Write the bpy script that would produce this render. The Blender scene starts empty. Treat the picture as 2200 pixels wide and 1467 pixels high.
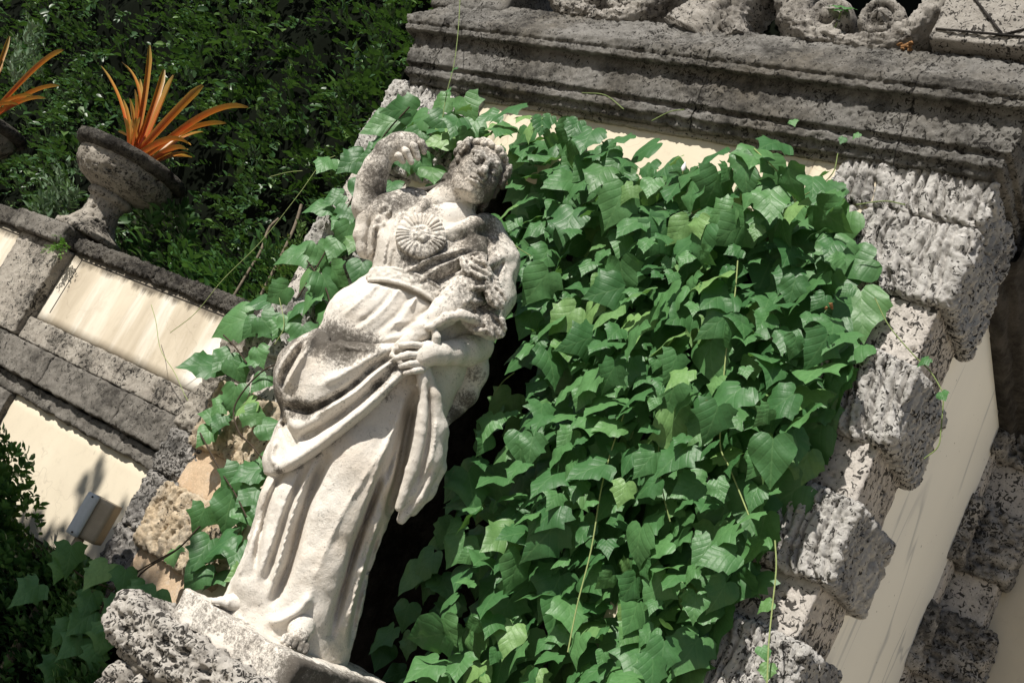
import bpy, math, random
import numpy as np
from mathutils import Matrix, Vector

# ------------------------------------------------------------------ camera, sky, sun, exposure
SC = bpy.context.scene
COL = SC.collection
YAW, PITCH, ROLL = -36.9, 11.6, 27.1
CAM = np.array([0.0, 0.0, 1.6])
def cam_axes(yaw, pitch, roll):
    yaw, pitch, roll = np.radians([yaw, pitch, roll])
    cy, sy, cp, sp = np.cos(yaw), np.sin(yaw), np.cos(pitch), np.sin(pitch)
    f = np.array([sy*cp, cy*cp, sp]); r = np.array([cy, -sy, 0]); u = np.cross(r, f)
    return np.cos(roll)*r+np.sin(roll)*u, -np.sin(roll)*r+np.cos(roll)*u, f
r_, u_, f_ = cam_axes(YAW, PITCH, ROLL)
cd = bpy.data.cameras.new('camera'); co = bpy.data.objects.new('camera', cd); COL.objects.link(co)
cd.sensor_width = 36; cd.lens = 2400/2200*36; cd.clip_start = 0.05; cd.clip_end = 2000
co.matrix_world = Matrix(((r_[0], u_[0], -f_[0], CAM[0]), (r_[1], u_[1], -f_[1], CAM[1]), (r_[2], u_[2], -f_[2], CAM[2]), (0, 0, 0, 1)))
SC.camera = co
SUN_EL, SUN_AZ = 44.5, 14.0            # degrees; azimuth measured from the wall's normal (-Y) towards -X
s_el, s_az = math.radians(SUN_EL), math.radians(SUN_AZ)
TOSUN = np.array([-math.sin(s_az)*math.cos(s_el), -math.cos(s_az)*math.cos(s_el), math.sin(s_el)])
w = bpy.data.worlds.new('World'); SC.world = w; w.use_nodes = True
nt = w.node_tree; sky = nt.nodes.new('ShaderNodeTexSky'); sky.sky_type = 'NISHITA'; sky.sun_disc = False
sky.sun_elevation = s_el; sky.sun_rotation = math.atan2(TOSUN[0], TOSUN[1]); sky.air_density = 1.0; sky.dust_density = 1.0
bg = nt.nodes['Background']; nt.links.new(sky.outputs[0], bg.inputs[0]); bg.inputs[1].default_value = 0.05
sd = bpy.data.lights.new('sun', 'SUN'); sd.energy = 5.0; sd.angle = math.radians(0.5); sd.color = (1.0, 0.955, 0.88)
so = bpy.data.objects.new('sun', sd); COL.objects.link(so)
so.rotation_euler = Vector(TOSUN).to_track_quat('Z', 'Y').to_euler(); so.location = (-3, -6, 8)
SC.view_settings.view_transform = 'Standard'; SC.view_settings.look = 'None'
SC.view_settings.exposure = 0.44; SC.view_settings.gamma = 1.0

# ------------------------------------------------------------------ numpy noise
def _h(ix, iy, iz, s):
    n = (ix.astype(np.int64)*374761393 + iy.astype(np.int64)*668265263 + iz.astype(np.int64)*2147483647*3 + s*974634777) & 0xffffffff
    n = ((n ^ (n >> 13))*1274126177) & 0xffffffff
    n = ((n ^ (n >> 16))*2246822519) & 0xffffffff
    return ((n ^ (n >> 15)) & 0xffffff)/float(0xffffff)
def vnoise(P, s=0):
    P = np.asarray(P, float); i = np.floor(P).astype(np.int64); f = P-i; f = f*f*f*(f*(f*6-15)+10)
    x, y, z = i[:, 0], i[:, 1], i[:, 2]; fx, fy, fz = f[:, 0], f[:, 1], f[:, 2]; o = 0
    for dx in (0, 1):
        for dy in (0, 1):
            for dz in (0, 1):
                o = o+_h(x+dx, y+dy, z+dz, s)*(fx if dx else 1-fx)*(fy if dy else 1-fy)*(fz if dz else 1-fz)
    return o*2-1
def fbm(P, octv=4, s=0, gain=.5):
    o = 0; a = 1; P = np.asarray(P, float)
    for k in range(octv):
        o = o+a*vnoise(P*(2**k)+k*17.3, s+k); a *= gain
    return o
def worley(P, s=0):
    i = np.floor(P-.5).astype(np.int64); best = np.full(len(P), 9.0); cid = np.zeros(len(P))
    for dx in (0, 1):
        for dy in (0, 1):
            for dz in (0, 1):
                c = i+[dx, dy, dz]
                q = c+np.stack([_h(c[:, 0], c[:, 1], c[:, 2], s+k) for k in (1, 2, 3)], 1)
                d = np.linalg.norm(P-q, axis=1); m = d < best
                best[m] = d[m]; cid[m] = _h(c[:, 0], c[:, 1], c[:, 2], s+9)[m]
    return best, cid
def sstep(a, b, x):
    t = np.clip((x-a)/(b-a), 0, 1); return t*t*(3-2*t)

# ------------------------------------------------------------------ object helpers
def mesh_np(name, V, F, mat=None, smooth=True, uv=None, fattr=None, vattr=None):
    V = np.asarray(V, np.float32); me = bpy.data.meshes.new(name)
    if isinstance(F, np.ndarray):
        n, k = F.shape
        me.vertices.add(len(V)); me.vertices.foreach_set('co', V.ravel())
        me.loops.add(n*k); me.loops.foreach_set('vertex_index', F.astype(np.int32).ravel())
        me.polygons.add(n); me.polygons.foreach_set('loop_start', np.arange(0, n*k, k, dtype=np.int32))
        me.polygons.foreach_set('loop_total', np.full(n, k, np.int32))
        me.update(calc_edges=True)
    else:
        me.from_pydata([tuple(map(float, v)) for v in V], [], [tuple(map(int, f)) for f in F])
    if smooth: me.polygons.foreach_set('use_smooth', np.ones(len(me.polygons), bool))
    if uv is not None:
        l = me.uv_layers.new(name='UVMap'); li = np.zeros(len(me.loops), np.int32); me.loops.foreach_get('vertex_index', li)
        l.data.foreach_set('uv', np.asarray(uv, np.float32)[li].ravel())
    if vattr:
        for n_, a_ in vattr.items():
            t = me.attributes.new(n_, 'FLOAT', 'POINT'); t.data.foreach_set('value', np.asarray(a_, np.float32))
    if mat: me.materials.append(mat)
    me.validate(); me.update()
    return me
def put(name, me, parent=None, world=None, **props):
    o = bpy.data.objects.new(name, me); COL.objects.link(o)
    if world is not None: o.matrix_basis = world
    if parent is not None:
        o.parent = parent; o.matrix_parent_inverse = parent_inv(parent)
    for k, v in props.items(): o[k] = v
    return o
INV = {}
def parent_inv(p):
    if p.name not in INV:
        m = p.matrix_basis.copy(); q = p
        while q.parent is not None:
            m = q.matrix_parent_inverse @ m; q = q.parent; m = q.matrix_basis @ m
        INV[p.name] = m.inverted()
    return INV[p.name]
def thing(name, loc, label, cat, group=None):
    o = bpy.data.objects.new(name, None); COL.objects.link(o); o.matrix_basis = Matrix.Translation(loc)
    o.empty_display_size = .1; o['label'] = label; o['category'] = cat
    if group: o['group'] = group
    return o

def box_surface(x0, x1, y0, y1, z0, z1, res, faces='xXyYzZ'):
    """welded, grid-subdivided box surface: verts, quads"""
    lo = np.array([x0, y0, z0], float); hi = np.array([x1, y1, z1], float)
    n = np.maximum(2, np.round((hi-lo)/res).astype(int)); Vs = []; Fs = []; off = 0
    for c in faces:
        ax = 'xyz'.index(c.lower()); side = c.isupper(); u, v = [(1, 2), (2, 0), (0, 1)][ax]
        U, W = np.meshgrid(np.arange(n[u]+1), np.arange(n[v]+1), indexing='ij')
        I = np.zeros(U.shape+(3,), int); I[..., u] = U; I[..., v] = W; I[..., ax] = n[ax] if side else 0
        idx = np.arange(U.size).reshape(U.shape)+off
        a, b, c2, d = idx[:-1, :-1], idx[1:, :-1], idx[1:, 1:], idx[:-1, 1:]
        q = np.stack([a, b, c2, d] if side else [a, d, c2, b], -1).reshape(-1, 4)
        Vs.append(I.reshape(-1, 3)); Fs.append(q); off += U.size
    I = np.concatenate(Vs); Fq = np.concatenate(Fs)
    key = (I[:, 0]*100003+I[:, 1])*100003+I[:, 2]
    _, first, inv = np.unique(key, return_index=True, return_inverse=True)
    return lo+(hi-lo)*I[first]/n, inv.ravel()[Fq]
def rough_block(name, x0, x1, y0, y1, z0, z1, mat, parent, disp=None, res=.01, rnd=.02, faces='xXyzZ', **props):
    P, F = box_surface(x0, x1, y0, y1, z0, z1, res, faces)
    lo = np.array([x0, y0, z0])+rnd; hi = np.array([x1, y1, z1])-rnd
    c = np.clip(P, lo, hi); N = P-c; L = np.linalg.norm(N, axis=1, keepdims=True); N = N/np.maximum(L, 1e-9)
    P = c+N*np.minimum(L, rnd)
    if disp is not None: P = P+N*disp(P, N)[:, None]
    return put(name, mesh_np(name, P, F, mat), parent, **props)
def tube(pts, radii, seg=6, closed_caps=True):
    pts = np.asarray(pts, float); n = len(pts); radii = np.broadcast_to(np.asarray(radii, float), (n,))
    T = np.gradient(pts, axis=0); T /= np.maximum(np.linalg.norm(T, axis=1, keepdims=True), 1e-9)
    ref = np.array([0.3, 0.2, 1.0]); ref /= np.linalg.norm(ref)
    A = np.cross(T, ref); bad = np.linalg.norm(A, axis=1) < .05; A[bad] = np.cross(T[bad], [1, 0, 0]); A /= np.linalg.norm(A, axis=1, keepdims=True)
    B = np.cross(T, A); an = np.arange(seg)*2*np.pi/seg
    V = pts[:, None]+radii[:, None, None]*(np.cos(an)[None, :, None]*A[:, None]+np.sin(an)[None, :, None]*B[:, None])
    V = V.reshape(-1, 3); F = []
    for i in range(n-1):
        for k in range(seg):
            F.append((i*seg+k, i*seg+(k+1) % seg, (i+1)*seg+(k+1) % seg, (i+1)*seg+k))
    return V, np.array(F)
def smooth_path(pts, n=8):
    pts = np.asarray(pts, float); P = np.vstack([2*pts[0]-pts[1], pts, 2*pts[-1]-pts[-2]]); out = []
    for i in range(1, len(P)-2):
        for t in np.arange(n)/n:
            p0, p1, p2, p3 = P[i-1:i+3]
            out.append(.5*(2*p1+(p2-p0)*t+(2*p0-5*p1+4*p2-p3)*t*t+(3*p1-p0-3*p2+p3)*t**3))
    out.append(pts[-1]); return np.array(out)
def join(parts):
    Vs = []; Fs = []; o = 0
    for V, F in parts: Vs.append(V); Fs.append(np.asarray(F)+o); o += len(V)
    return np.concatenate(Vs), np.concatenate(Fs)

# ------------------------------------------------------------------ materials
class NB:
    def __init__(s, name):
        s.m = bpy.data.materials.new(name); s.m.use_nodes = True; s.t = s.m.node_tree; s.n = s.t.nodes; s.l = s.t.links
        s.b = s.n['Principled BSDF']; s.tc = s.n.new('ShaderNodeTexCoord')
    def link(s, a, b): s.l.new(a, b)
    def _set(s, sock, v):
        if isinstance(v, (int, float)): sock.default_value = v
        elif isinstance(v, tuple): sock.default_value = v if len(v) == len(sock.default_value) else v+(1,)
        else: s.l.new(v, sock)
    def noise(s, scale, detail=6, rough=.6, vec=None, dist=0, out='Fac'):
        n = s.n.new('ShaderNodeTexNoise'); n.inputs['Scale'].default_value = scale; n.inputs['Detail'].default_value = detail
        n.inputs['Roughness'].default_value = rough; n.inputs['Distortion'].default_value = dist
        s.l.new(vec or s.tc.outputs['Object'], n.inputs['Vector']); return n.outputs[out]
    def voro(s, scale, vec=None, feat='F1', out='Distance'):
        n = s.n.new('ShaderNodeTexVoronoi'); n.feature = feat; n.inputs['Scale'].default_value = scale
        s.l.new(vec or s.tc.outputs['Object'], n.inputs['Vector']); return n.outputs[out]
    def ramp(s, fac, stops):
        n = s.n.new('ShaderNodeValToRGB'); e = n.color_ramp.elements
        while len(e) > 1: e.remove(e[0])
        e[0].position = stops[0][0]; e[0].color = tuple(stops[0][1])+(1,) if not isinstance(stops[0][1], (int, float)) else (stops[0][1],)*3+(1,)
        for p, c in stops[1:]:
            k = e.new(p); k.color = (c,)*3+(1,) if isinstance(c, (int, float)) else tuple(c)+(1,)
        s._set(n.inputs[0], fac); return n.outputs[0]
    def math(s, op, a, b=0.0, c=None, clamp=False):
        n = s.n.new('ShaderNodeMath'); n.operation = op; n.use_clamp = clamp; s._set(n.inputs[0], a); s._set(n.inputs[1], b)
        if c is not None: s._set(n.inputs[2], c)
        return n.outputs[0]
    def mix(s, fac, a, b, mode='MIX'):
        n = s.n.new('ShaderNodeMix'); n.data_type = 'RGBA'; n.blend_type = mode
        s._set(n.inputs[0], fac); s._set(n.inputs[6], a); s._set(n.inputs[7], b); return n.outputs[2]
    def attr(s, name):
        n = s.n.new('ShaderNodeAttribute'); n.attribute_name = name; return n.outputs['Fac']
    def mapping(s, scale=(1, 1, 1), rot=(0, 0, 0), loc=(0, 0, 0), src='Object'):
        n = s.n.new('ShaderNodeMapping'); n.inputs['Scale'].default_value = scale; n.inputs['Rotation'].default_value = rot
        n.inputs['Location'].default_value = loc; s.l.new(s.tc.outputs[src], n.inputs['Vector']); return n.outputs[0]
    def bump(s, h, strength=.5, dist=.01, prev=None):
        n = s.n.new('ShaderNodeBump'); n.inputs['Strength'].default_value = strength; n.inputs['Distance'].default_value = dist
        s.l.new(h, n.inputs['Height'])
        if prev is not None: s.l.new(prev, n.inputs['Normal'])
        return n.outputs[0]
    def done(s, color, rough=.85, normal=None, spec=.2):
        s._set(s.b.inputs['Base Color'], color); s._set(s.b.inputs['Roughness'], rough); s.b.inputs['Specular IOR Level'].default_value = spec
        if normal is not None: s.l.new(normal, s.b.inputs['Normal'])
        return s.m
def stone_mat(name, base, light, dark, dark_amt=.45, dark_scale=3.0, pit=40, bump=.6, warm=None, grain=90, speck=.3, sscale=42):
    m = NB(name)
    n1 = m.noise(9, 8, .7); col = m.mix(m.ramp(n1, [(.3, 0), (.7, 1)]), base, light)
    if warm: col = m.mix(m.ramp(m.noise(2.3, 4, .6), [(.45, 0), (.68, 1)]), col, warm)
    ns = m.noise(dark_scale, 10, .72); nf = m.noise(34, 6, .75)
    k = m.math('ADD', m.math('MULTIPLY', ns, .72), m.math('MULTIPLY', nf, .28))
    e = .62-.26*dark_amt
    col = m.mix(m.ramp(k, [(e-.05, 0), (e+.09, 1)]), col, dark)
    sp = m.noise(grain, 4, .8); col = m.mix(m.ramp(sp, [(.35, .75), (.65, 1.0)]), (0, 0, 0), col)
    if speck:
        sw = m.noise(sscale, 3, .55, None, 1.4); pm = m.noise(4.0, 4, .6); th = .66-.12*speck
        wv_ = m.math('ADD', sw, m.math('MULTIPLY', m.math('SUBTRACT', pm, .5), .35))
        col = m.mix(m.math('MULTIPLY', m.ramp(wv_, [(th, 0), (th+.035, 1)]), .92), col, (.022, .020, .018))
    v = m.voro(pit); h1 = m.math('MINIMUM', v, .35)
    h = m.math('ADD', m.math('MULTIPLY', h1, 1.0), m.math('MULTIPLY', m.noise(26, 10, .75), 1.4))
    nrm = m.bump(h, bump, .014); nrm = m.bump(m.noise(grain*1.6, 5, .85), .9, .006, nrm)
    return m.done(col, .92, nrm, .15)
M = {}
M['quoin'] = stone_mat('pale_coral_stone', (.475, .455, .425), (.665, .64, .605), (.16, .15, .138), .26, 4.5, 44, .5, speck=.75, sscale=44)
M['quoin_grey'] = stone_mat('grey_coral_stone', (.36, .335, .31), (.52, .49, .45), (.10, .095, .088), .45, 3.4, 36, .6, speck=1.0, sscale=46)
M['recess'] = stone_mat('smooth_pitted_stone', (.52, .475, .43), (.66, .61, .56), (.17, .155, .14), .16, 5.0, 22, .25, speck=.9, sscale=38)
M['orange'] = stone_mat('orange_limestone', (.60, .43, .28), (.68, .52, .36), (.66, .60, .52), .18, 4.0, 60, .14, speck=0)
M['orange_rough'] = stone_mat('ochre_coral_stone', (.56, .42, .26), (.66, .58, .46), (.22, .19, .16), .22, 3.0, 40, .5, speck=.2)
M['cornice'] = stone_mat('weathered_cornice_stone', (.195, .186, .17), (.295, .282, .26), (.06, .056, .05), .42, 5.0, 46, .7, (.17, .152, .125), speck=.75, sscale=50)
M['scroll'] = stone_mat('carved_grey_stone', (.33, .305, .27), (.45, .42, .38), (.10, .09, .08), .35, 3.0, 40, .4, speck=.6, sscale=48)
M['coping'] = stone_mat('mossy_coping_stone', (.11, .10, .085), (.24, .22, .19), (.03, .027, .024), .52, 4.5, 60, .9, speck=.9, sscale=60)
M['band'] = stone_mat('grey_band_stone', (.17, .155, .135), (.26, .24, .21), (.06, .055, .048), .42, 3.0, 42, .5, speck=.6, sscale=46)
M['band_light'] = stone_mat('pocked_light_stone', (.33, .295, .25), (.47, .43, .37), (.11, .10, .085), .34, 4.0, 30, .6, speck=.7, sscale=44)
M['pedestal'] = stone_mat('pocked_pedestal_stone', (.50, .46, .41), (.66, .62, .56), (.10, .09, .08), .30, 7.0, 40, .6, speck=1.0, sscale=40)
M['darkstone'] = stone_mat('shade_dark_stone', (.045, .04, .035), (.10, .09, .08), (.02, .018, .016), .5, 5.0, 40, .7, speck=0)  # dark tone stands in for shade on the recess lining and side moulding

def stucco(name, c1, c2, streak=None, amt=.5):
    m = NB(name); col = m.mix(m.ramp(m.noise(1.7, 5, .6), [(.35, 0), (.7, 1)]), c1, c2)
    if streak:
        v = m.mapping((4.2, 4.2, .8)); s1 = m.noise(1.0, 7, .62, v, .5)
        col = m.mix(m.math('MULTIPLY', m.ramp(s1, [(.40, 0), (.66, 1)]), amt), col, streak)
        v2 = m.mapping((3.4, 3.4, .45), loc=(3, 1, 2)); s2 = m.noise(1.0, 6, .6, v2, .4)
        col = m.mix(m.math('MULTIPLY', m.ramp(s2, [(.50, 0), (.68, 1)]), .8), col, (.80, .77, .70))
        sz = m.n.new('ShaderNodeSeparateXYZ'); m.link(m.tc.outputs['Object'], sz.inputs[0])
        drip = m.math('ADD', m.math('MULTIPLY', m.math('SUBTRACT', sz.outputs[2], 2.165), 7.0), m.noise(1.0, 7, .7, m.mapping((14, 14, 2.2), loc=(5, 0, 1))))
        col = m.mix(m.math('MULTIPLY', m.ramp(drip, [(.46, 0), (.70, 1)]), .9), col, (.10, .085, .065))
        s3 = m.noise(2.2, 6, .7, m.mapping((1.6, 1, 1.1)))
        col = m.mix(m.math('MULTIPLY', m.ramp(s3, [(.56, 0), (.74, 1)]), .6), col, (.33, .27, .19))
    col = m.mix(m.math('MULTIPLY', m.ramp(m.noise(14, 8, .8), [(.54, 0), (.72, 1)]), .4), col, (.36, .31, .23))
    col = m.mix(m.math('MULTIPLY', m.ramp(m.noise(1.1, 6, .65, None, .6), [(.48, 0), (.66, 1)]), .35), col, (.48, .42, .32))
    cv = m.voro(2.3, m.noise(1.6, 4, .6, None, 0, 'Color'), 'DISTANCE_TO_EDGE'); col = m.mix(m.math('MULTIPLY', m.ramp(cv, [(0, 1), (.006, 0)]), .35), col, (.25, .21, .16))
    nrm = m.bump(m.noise(60, 6, .7), .12, .004)
    return m.done(col, .9, nrm, .15)
M['stucco'] = stucco('cream_stucco', (.62, .55, .425), (.56, .49, .375))
M['panel'] = stucco('streaked_cream_panel', (.58, .515, .405), (.52, .45, .35), (.38, .32, .24), .85)
def marble():
    m = NB('veined_marble'); v = m.mapping((1, 1, .16), rot=(0.35, 0, 0))
    n = m.noise(2.6, 3, .5, v, .6); vein = m.ramp(n, [(.485, 0), (.50, 1), (.503, 1), (.522, 0)])
    n2 = m.noise(2.3, 4, .5, v)
    col = m.mix(m.ramp(n2, [(.35, 0), (.7, 1)]), (.77, .76, .71), (.71, .705, .67))
    col = m.mix(m.math('MULTIPLY', vein, m.ramp(m.noise(3, 3, .5), [(.42, 0), (.6, .9)])), col, (.42, .43, .44))
    col = m.mix(m.ramp(m.noise(55, 1, .5), [(.76, 0), (.79, .8)]), col, (.06, .06, .05))
    return m.done(col, .45, m.bump(m.noise(40, 4, .6), .04, .003), .4)
M['marble'] = marble()
def plain(name, c, rough=.8, spec=.2, bump=.1, sc=60, var=.25):
    m = NB(name); n = m.noise(sc, 5, .7)
    col = m.mix(m.ramp(n, [(.3, 0), (.7, 1)]), c, tuple(x*(1-var) for x in c))
    return m.done(col, rough, m.bump(n, bump, .004), spec)
M['metal'] = plain('pale_blue_painted_metal', (.42, .46, .50), .45, .4, .03, 30, .12)
M['box'] = plain('beige_fixture_body', (.33, .28, .21), .7, .3, .05, 30, .2)
M['ground'] = plain('pale_gravel', (.30, .27, .22), .95, .1, .6, 30, .35)
M['bark'] = plain('pale_bark', (.23, .19, .14), .9, .1, .5, 40, .5)
M['stem'] = plain('green_vine_stem', (.20, .26, .09), .7, .25, .1, 60, .4)
M['stem_pale'] = plain('pale_yellow_stem', (.30, .36, .14), .7, .25, .1, 60, .3)
M['stem_dark'] = plain('dark_woody_stem', (.06, .045, .03), .85, .2, .3, 60, .4)

# ================================================================== the setting
g = 400.0
me = mesh_np('ground', [(-g, -g, 0), (g, -g, 0), (g, g, 0), (-g, g, 0)], [(0, 1, 2, 3)], M['ground'], False)
put('ground', me, None, kind='structure', label='pale gravel ground in front of the walls')

def d_ribs(seed, freq=23., depth=.046, rough=.005, tilt=.10, side_fade=.45):
    def f(P, N):
        t = (P[:, 0]-P[:, 1])+P[:, 2]*tilt+.012*fbm(P*13, 2, seed+6)
        n1 = np.sin(t*freq*3.45+1.9*vnoise(np.stack([t*8, P[:, 1]*2, P[:, 2]*3.2], 1), seed))*.8+.34*vnoise(np.stack([t*freq*2.1, P[:, 1]*5, P[:, 2]*15], 1), seed+1)
        n2 = vnoise(np.stack([t*freq*1.9+9, P[:, 1]*2, P[:, 2]*9], 1), seed+2)
        g1 = sstep(.52, .06, np.abs(n1+.25)); g2 = sstep(.22, .0, np.abs(n2)); side = np.abs(N[:, 0])
        blk = .35+.65*sstep(-.35, .15, fbm(np.stack([P[:, 0]*9, P[:, 1]*9, P[:, 2]*7], 1), 2, seed+4))
        lum = fbm(P*55, 4, seed+9, .8); st = np.sin(P[:, 1]*40+P[:, 2]*34+fbm(P*9, 2, seed+3)*4)*.005*side
        return -depth*g1*blk*(1-side_fade*side)-.012*g2*(1-.3*side)+rough*.8*lum+st+.008*fbm(P*7, 2, seed+5)+.008
    return f
def d_pits(seed, scale=20., depth=.016, rough=.003, dens=.55):
    def f(P, N):
        Q = P*scale*np.array([1, 1, 1.25])+fbm(P*16, 2, seed)[:, None]*.35
        d, c = worley(Q, seed); r = .16+.26*np.abs(c*7-np.floor(c*7))
        d2, c2 = worley(P*scale*2.7, seed+4)
        return -depth*sstep(r, r*.45, d)*(c > 1-dens)-depth*.5*sstep(.34, .12, d2)*(c2 > .5)+rough*fbm(P*30, 4, seed+2)
    return f
def d_knobs(seed, scale=26., depth=.02):
    def f(P, N):
        Q = P*scale+fbm(P*12, 2, seed)[:, None]*.5; d, c = worley(Q, seed)
        return depth*(.55-d)+.008*fbm(P*40, 4, seed+3, .6)+.008*fbm(P*9, 2, seed+5)
    return f
def d_ped(seed):
    def f(P, N):
        Q = P*np.array([1, 1, 1.5])+fbm(P*9, 2, seed)[:, None]*.02; d, c = worley(Q*17, seed); d2, c2 = worley(Q*38, seed+3)
        return .012-.040*sstep(.50, .16, d)*(c > .3)-.018*sstep(.48, .15, d2)*(c2 > .35)+.010*fbm(P*30, 3, seed+2, .7)+.006*fbm(P*5, 2, seed+4)
    return f
def d_rough(seed, a=.006, sc=14., fine=.003):
    def f(P, N): return a*fbm(P*sc, 4, seed, .6)+fine*fbm(P*70, 3, seed+4, .7)
    return f

facade = thing('niche_facade', (-2.6, 3.7, 0), 'tall stone garden niche framed by rough quoin pilasters under a grey cornice', 'wall')
# cream stucco field behind the vines, with the dark recess for the statue
for (x0, x1, z0, z1) in ((-3.62, -3.28, 0, 3.60), (-1.78, -1.50, 0, 3.60), (-3.28, -1.78, 3.22, 3.60)):
    rough_block('stucco_field', x0+.0015, x1-.0015, 3.553, 3.68, z0, z1, M['stucco'], facade, d_rough(3, .001, 5, .0004), .04, .003, 'xXyYzZ')
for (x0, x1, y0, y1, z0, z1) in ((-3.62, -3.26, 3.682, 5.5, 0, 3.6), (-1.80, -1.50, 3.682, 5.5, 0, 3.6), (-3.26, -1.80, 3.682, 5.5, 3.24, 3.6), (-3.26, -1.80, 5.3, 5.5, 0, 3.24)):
    rough_block('recess_lining', x0, x1, y0, y1, z0, z1, M['darkstone'], facade, d_rough(5, .008), .05, .01, 'xXyYzZ')  # deep lining coloured near-black to paint the shade inside the niche
# a thin moulded strip along the top of the cream field
rough_block('stucco_strip', -3.50, -1.58, 3.535, 3.556, 3.556, 3.60, M['band_light'], facade, d_rough(31, .003), .012, .006)
# pilasters: alternating rough projecting blocks and smooth recessed courses
ROWS = [('B', 3.408, 3.585), ('B', 3.105, 3.40), ('R', 2.88, 3.10), ('B', 2.578, 2.876), ('R', 2.372, 2.574), ('B', 2.085, 2.368), ('R', 1.885, 2.081), ('B', 1.575, 1.881),
        ('R', 1.372, 1.571), ('B', 1.065, 1.368), ('R', .865, 1.061), ('B', .56, .861), ('R', .36, .556), ('B', .0, .356)]
rs = random.Random(4)
for i, (k, z0, z1) in enumerate(ROWS):
    j = lambda a: rs.uniform(-a, a)
    if k == 'B':
        rough_block('quoin_block', -1.66+j(.02), -1.10+j(.008), 3.528+j(.008), 4.02+j(.02), z0, z1, M['quoin'], facade, d_ribs(20+i), .0062 if z1 > 1.4 else .02, .02)
    else:
        rough_block('quoin_block', -1.66, -1.142, 3.572, 3.95, z0-.004, z1+.004, M['recess'], facade, d_pits(20+i), .0075 if z1 > 1.4 else .02, .01)
for i, (k, z0, z1) in enumerate(ROWS):
    j = lambda a: rs.uniform(-a, a)
    if k == 'B':
        top = z0 > 2.0
        rough_block('quoin_block', -4.05+j(.015), -3.46+j(.02), 3.525+j(.01), 3.9, z0, z1, M['quoin'] if top else M['orange_rough'], facade,
                    d_ribs(60+i) if top else d_ribs(60+i, 20., .045, .008), .0078 if z1 > .8 else .02, .022)
    else:
        m_ = M['recess'] if z0 > 1.7 else M['orange']
        rough_block('quoin_block', -4.03, -3.46, 3.572, 3.9, z0-.004, z1+.004, m_, facade, d_pits(60+i) if z0 > 1.7 else d_rough(60+i, .0015, 10, .0008), .010 if z1 > .8 else .02, .01)
# rough grey margin of the left pilaster, where the garden wall runs into it
zz = 0.0; k = 0
while zz < 2.15:
    hgt = .27+.06*math.sin(k*2.3)
    rough_block('margin_stone', -4.25+.02*math.sin(k*3.1), -3.99+.02*math.sin(k*1.7), 3.57, 3.88, zz, min(zz+hgt, 2.2)-.003, M['quoin_grey'] if zz < 1.5 else M['band_light'], facade, d_knobs(90+k, 30., .024), .009 if zz > .6 else .02, .03)
    zz += hgt; k += 1

# cornice: profile offset o from the wall line, height z
PROF = [(.20, 3.576), (.245, 3.576), (.252, 3.600), (.275, 3.606), (.280, 3.634), (.268, 3.646), (.268, 3.656), (.292, 3.660), (.296, 3.70), (.298, 3.77), (.302, 3.800), (.306, 3.812),
        (.340, 3.800), (.350, 3.803), (.353, 3.826), (.347, 3.832), (.347, 3.838), (.358, 3.841), (.362, 3.872), (.352, 3.886), (.31, 3.94), (.25, 4.03), (.225, 4.07), (.10, 4.08)]
def resample(pr, step):
    out = [pr[0]]
    for a, b in zip(pr[:-1], pr[1:]):
        L = math.hypot(b[0]-a[0], b[1]-a[1]); n = max(1, int(round(L/step)))
        for i in range(1, n+1): out.append((a[0]+(b[0]-a[0])*i/n, a[1]+(b[1]-a[1])*i/n))
    return np.array(out)
PR = resample(PROF, .009)
YW, XR, XL = 3.75, -1.375, -3.665
def cornice_seg(path, seed, gap=.0015, res=.011):
    """path: list of ('f', x) front positions or ('r', y) right return / ('l', y) left return"""
    S = []
    for (k, t) in path: S.append((k, t))
    rows = []
    for k, t in S:
        o, z = PR[:, 0], PR[:, 1]
        if k == 'f': rows.append(np.stack([np.full(len(o), t), YW-o, z], 1))
        elif k == 'fr': rows.append(np.stack([XR+o, YW-o, z], 1))
        elif k == 'fl': rows.append(np.stack([XL-o, YW-o, z], 1))
        elif k == 'r': rows.append(np.stack([XR+o, np.full(len(o), t), z], 1))
        elif k == 'l': rows.append(np.stack([XL-o, np.full(len(o), t), z], 1))
    fine = [rows[0]]
    for a, b in zip(rows[:-1], rows[1:]):
        n = max(1, int(np.linalg.norm(b-a, axis=1).max()/res))
        for i in range(1, n+1): fine.append(a+(b-a)*i/n)
    G = np.array(fine); nr, ncol = G.shape[:2]
    du = np.gradient(G, axis=0); dv = np.gradient(G, axis=1); N = np.cross(du, dv); N /= np.maximum(np.linalg.norm(N, axis=2, keepdims=True), 1e-9)
    P = G.reshape(-1, 3); N = N.reshape(-1, 3)
    d, c = worley(P*34, seed)
    up = sstep(3.86, 3.9, P[:, 2])
    off = .0016*fbm(P*11, 3, seed, .6)+.0045*fbm(P*48, 4, seed+3, .8)-(.007+.009*up)*sstep(.40, .14, d)*(c > .55-.25*up)-.007*sstep(.30, .8, fbm(P*9, 4, seed+8, .65))
    P = P+N*off[:, None]
    idx = np.arange(nr*ncol).reshape(nr, ncol)
    F = np.stack([idx[:-1, :-1], idx[1:, :-1], idx[1:, 1:], idx[:-1, 1:]], -1).reshape(-1, 4)
    ca = list(idx[0][::-1]); cb = list(idx[-1])
    V = np.concatenate([P, P[ca].mean(0)[None], P[cb].mean(0)[None]])
    n0 = nr*ncol; extra = [(ca[i], ca[i+1], n0) for i in range(len(ca)-1)]+[(cb[i], cb[i+1], n0+1) for i in range(len(cb)-1)]
    put('cornice_block', mesh_np('cornice_block', V, [tuple(f) for f in F]+extra, M['cornice']), bed)
bed = rough_block('cornice_bed', -3.9, -1.20, 3.545, 3.9, 3.58, 4.06, M['cornice'], facade, None, .3, .004)
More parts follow.
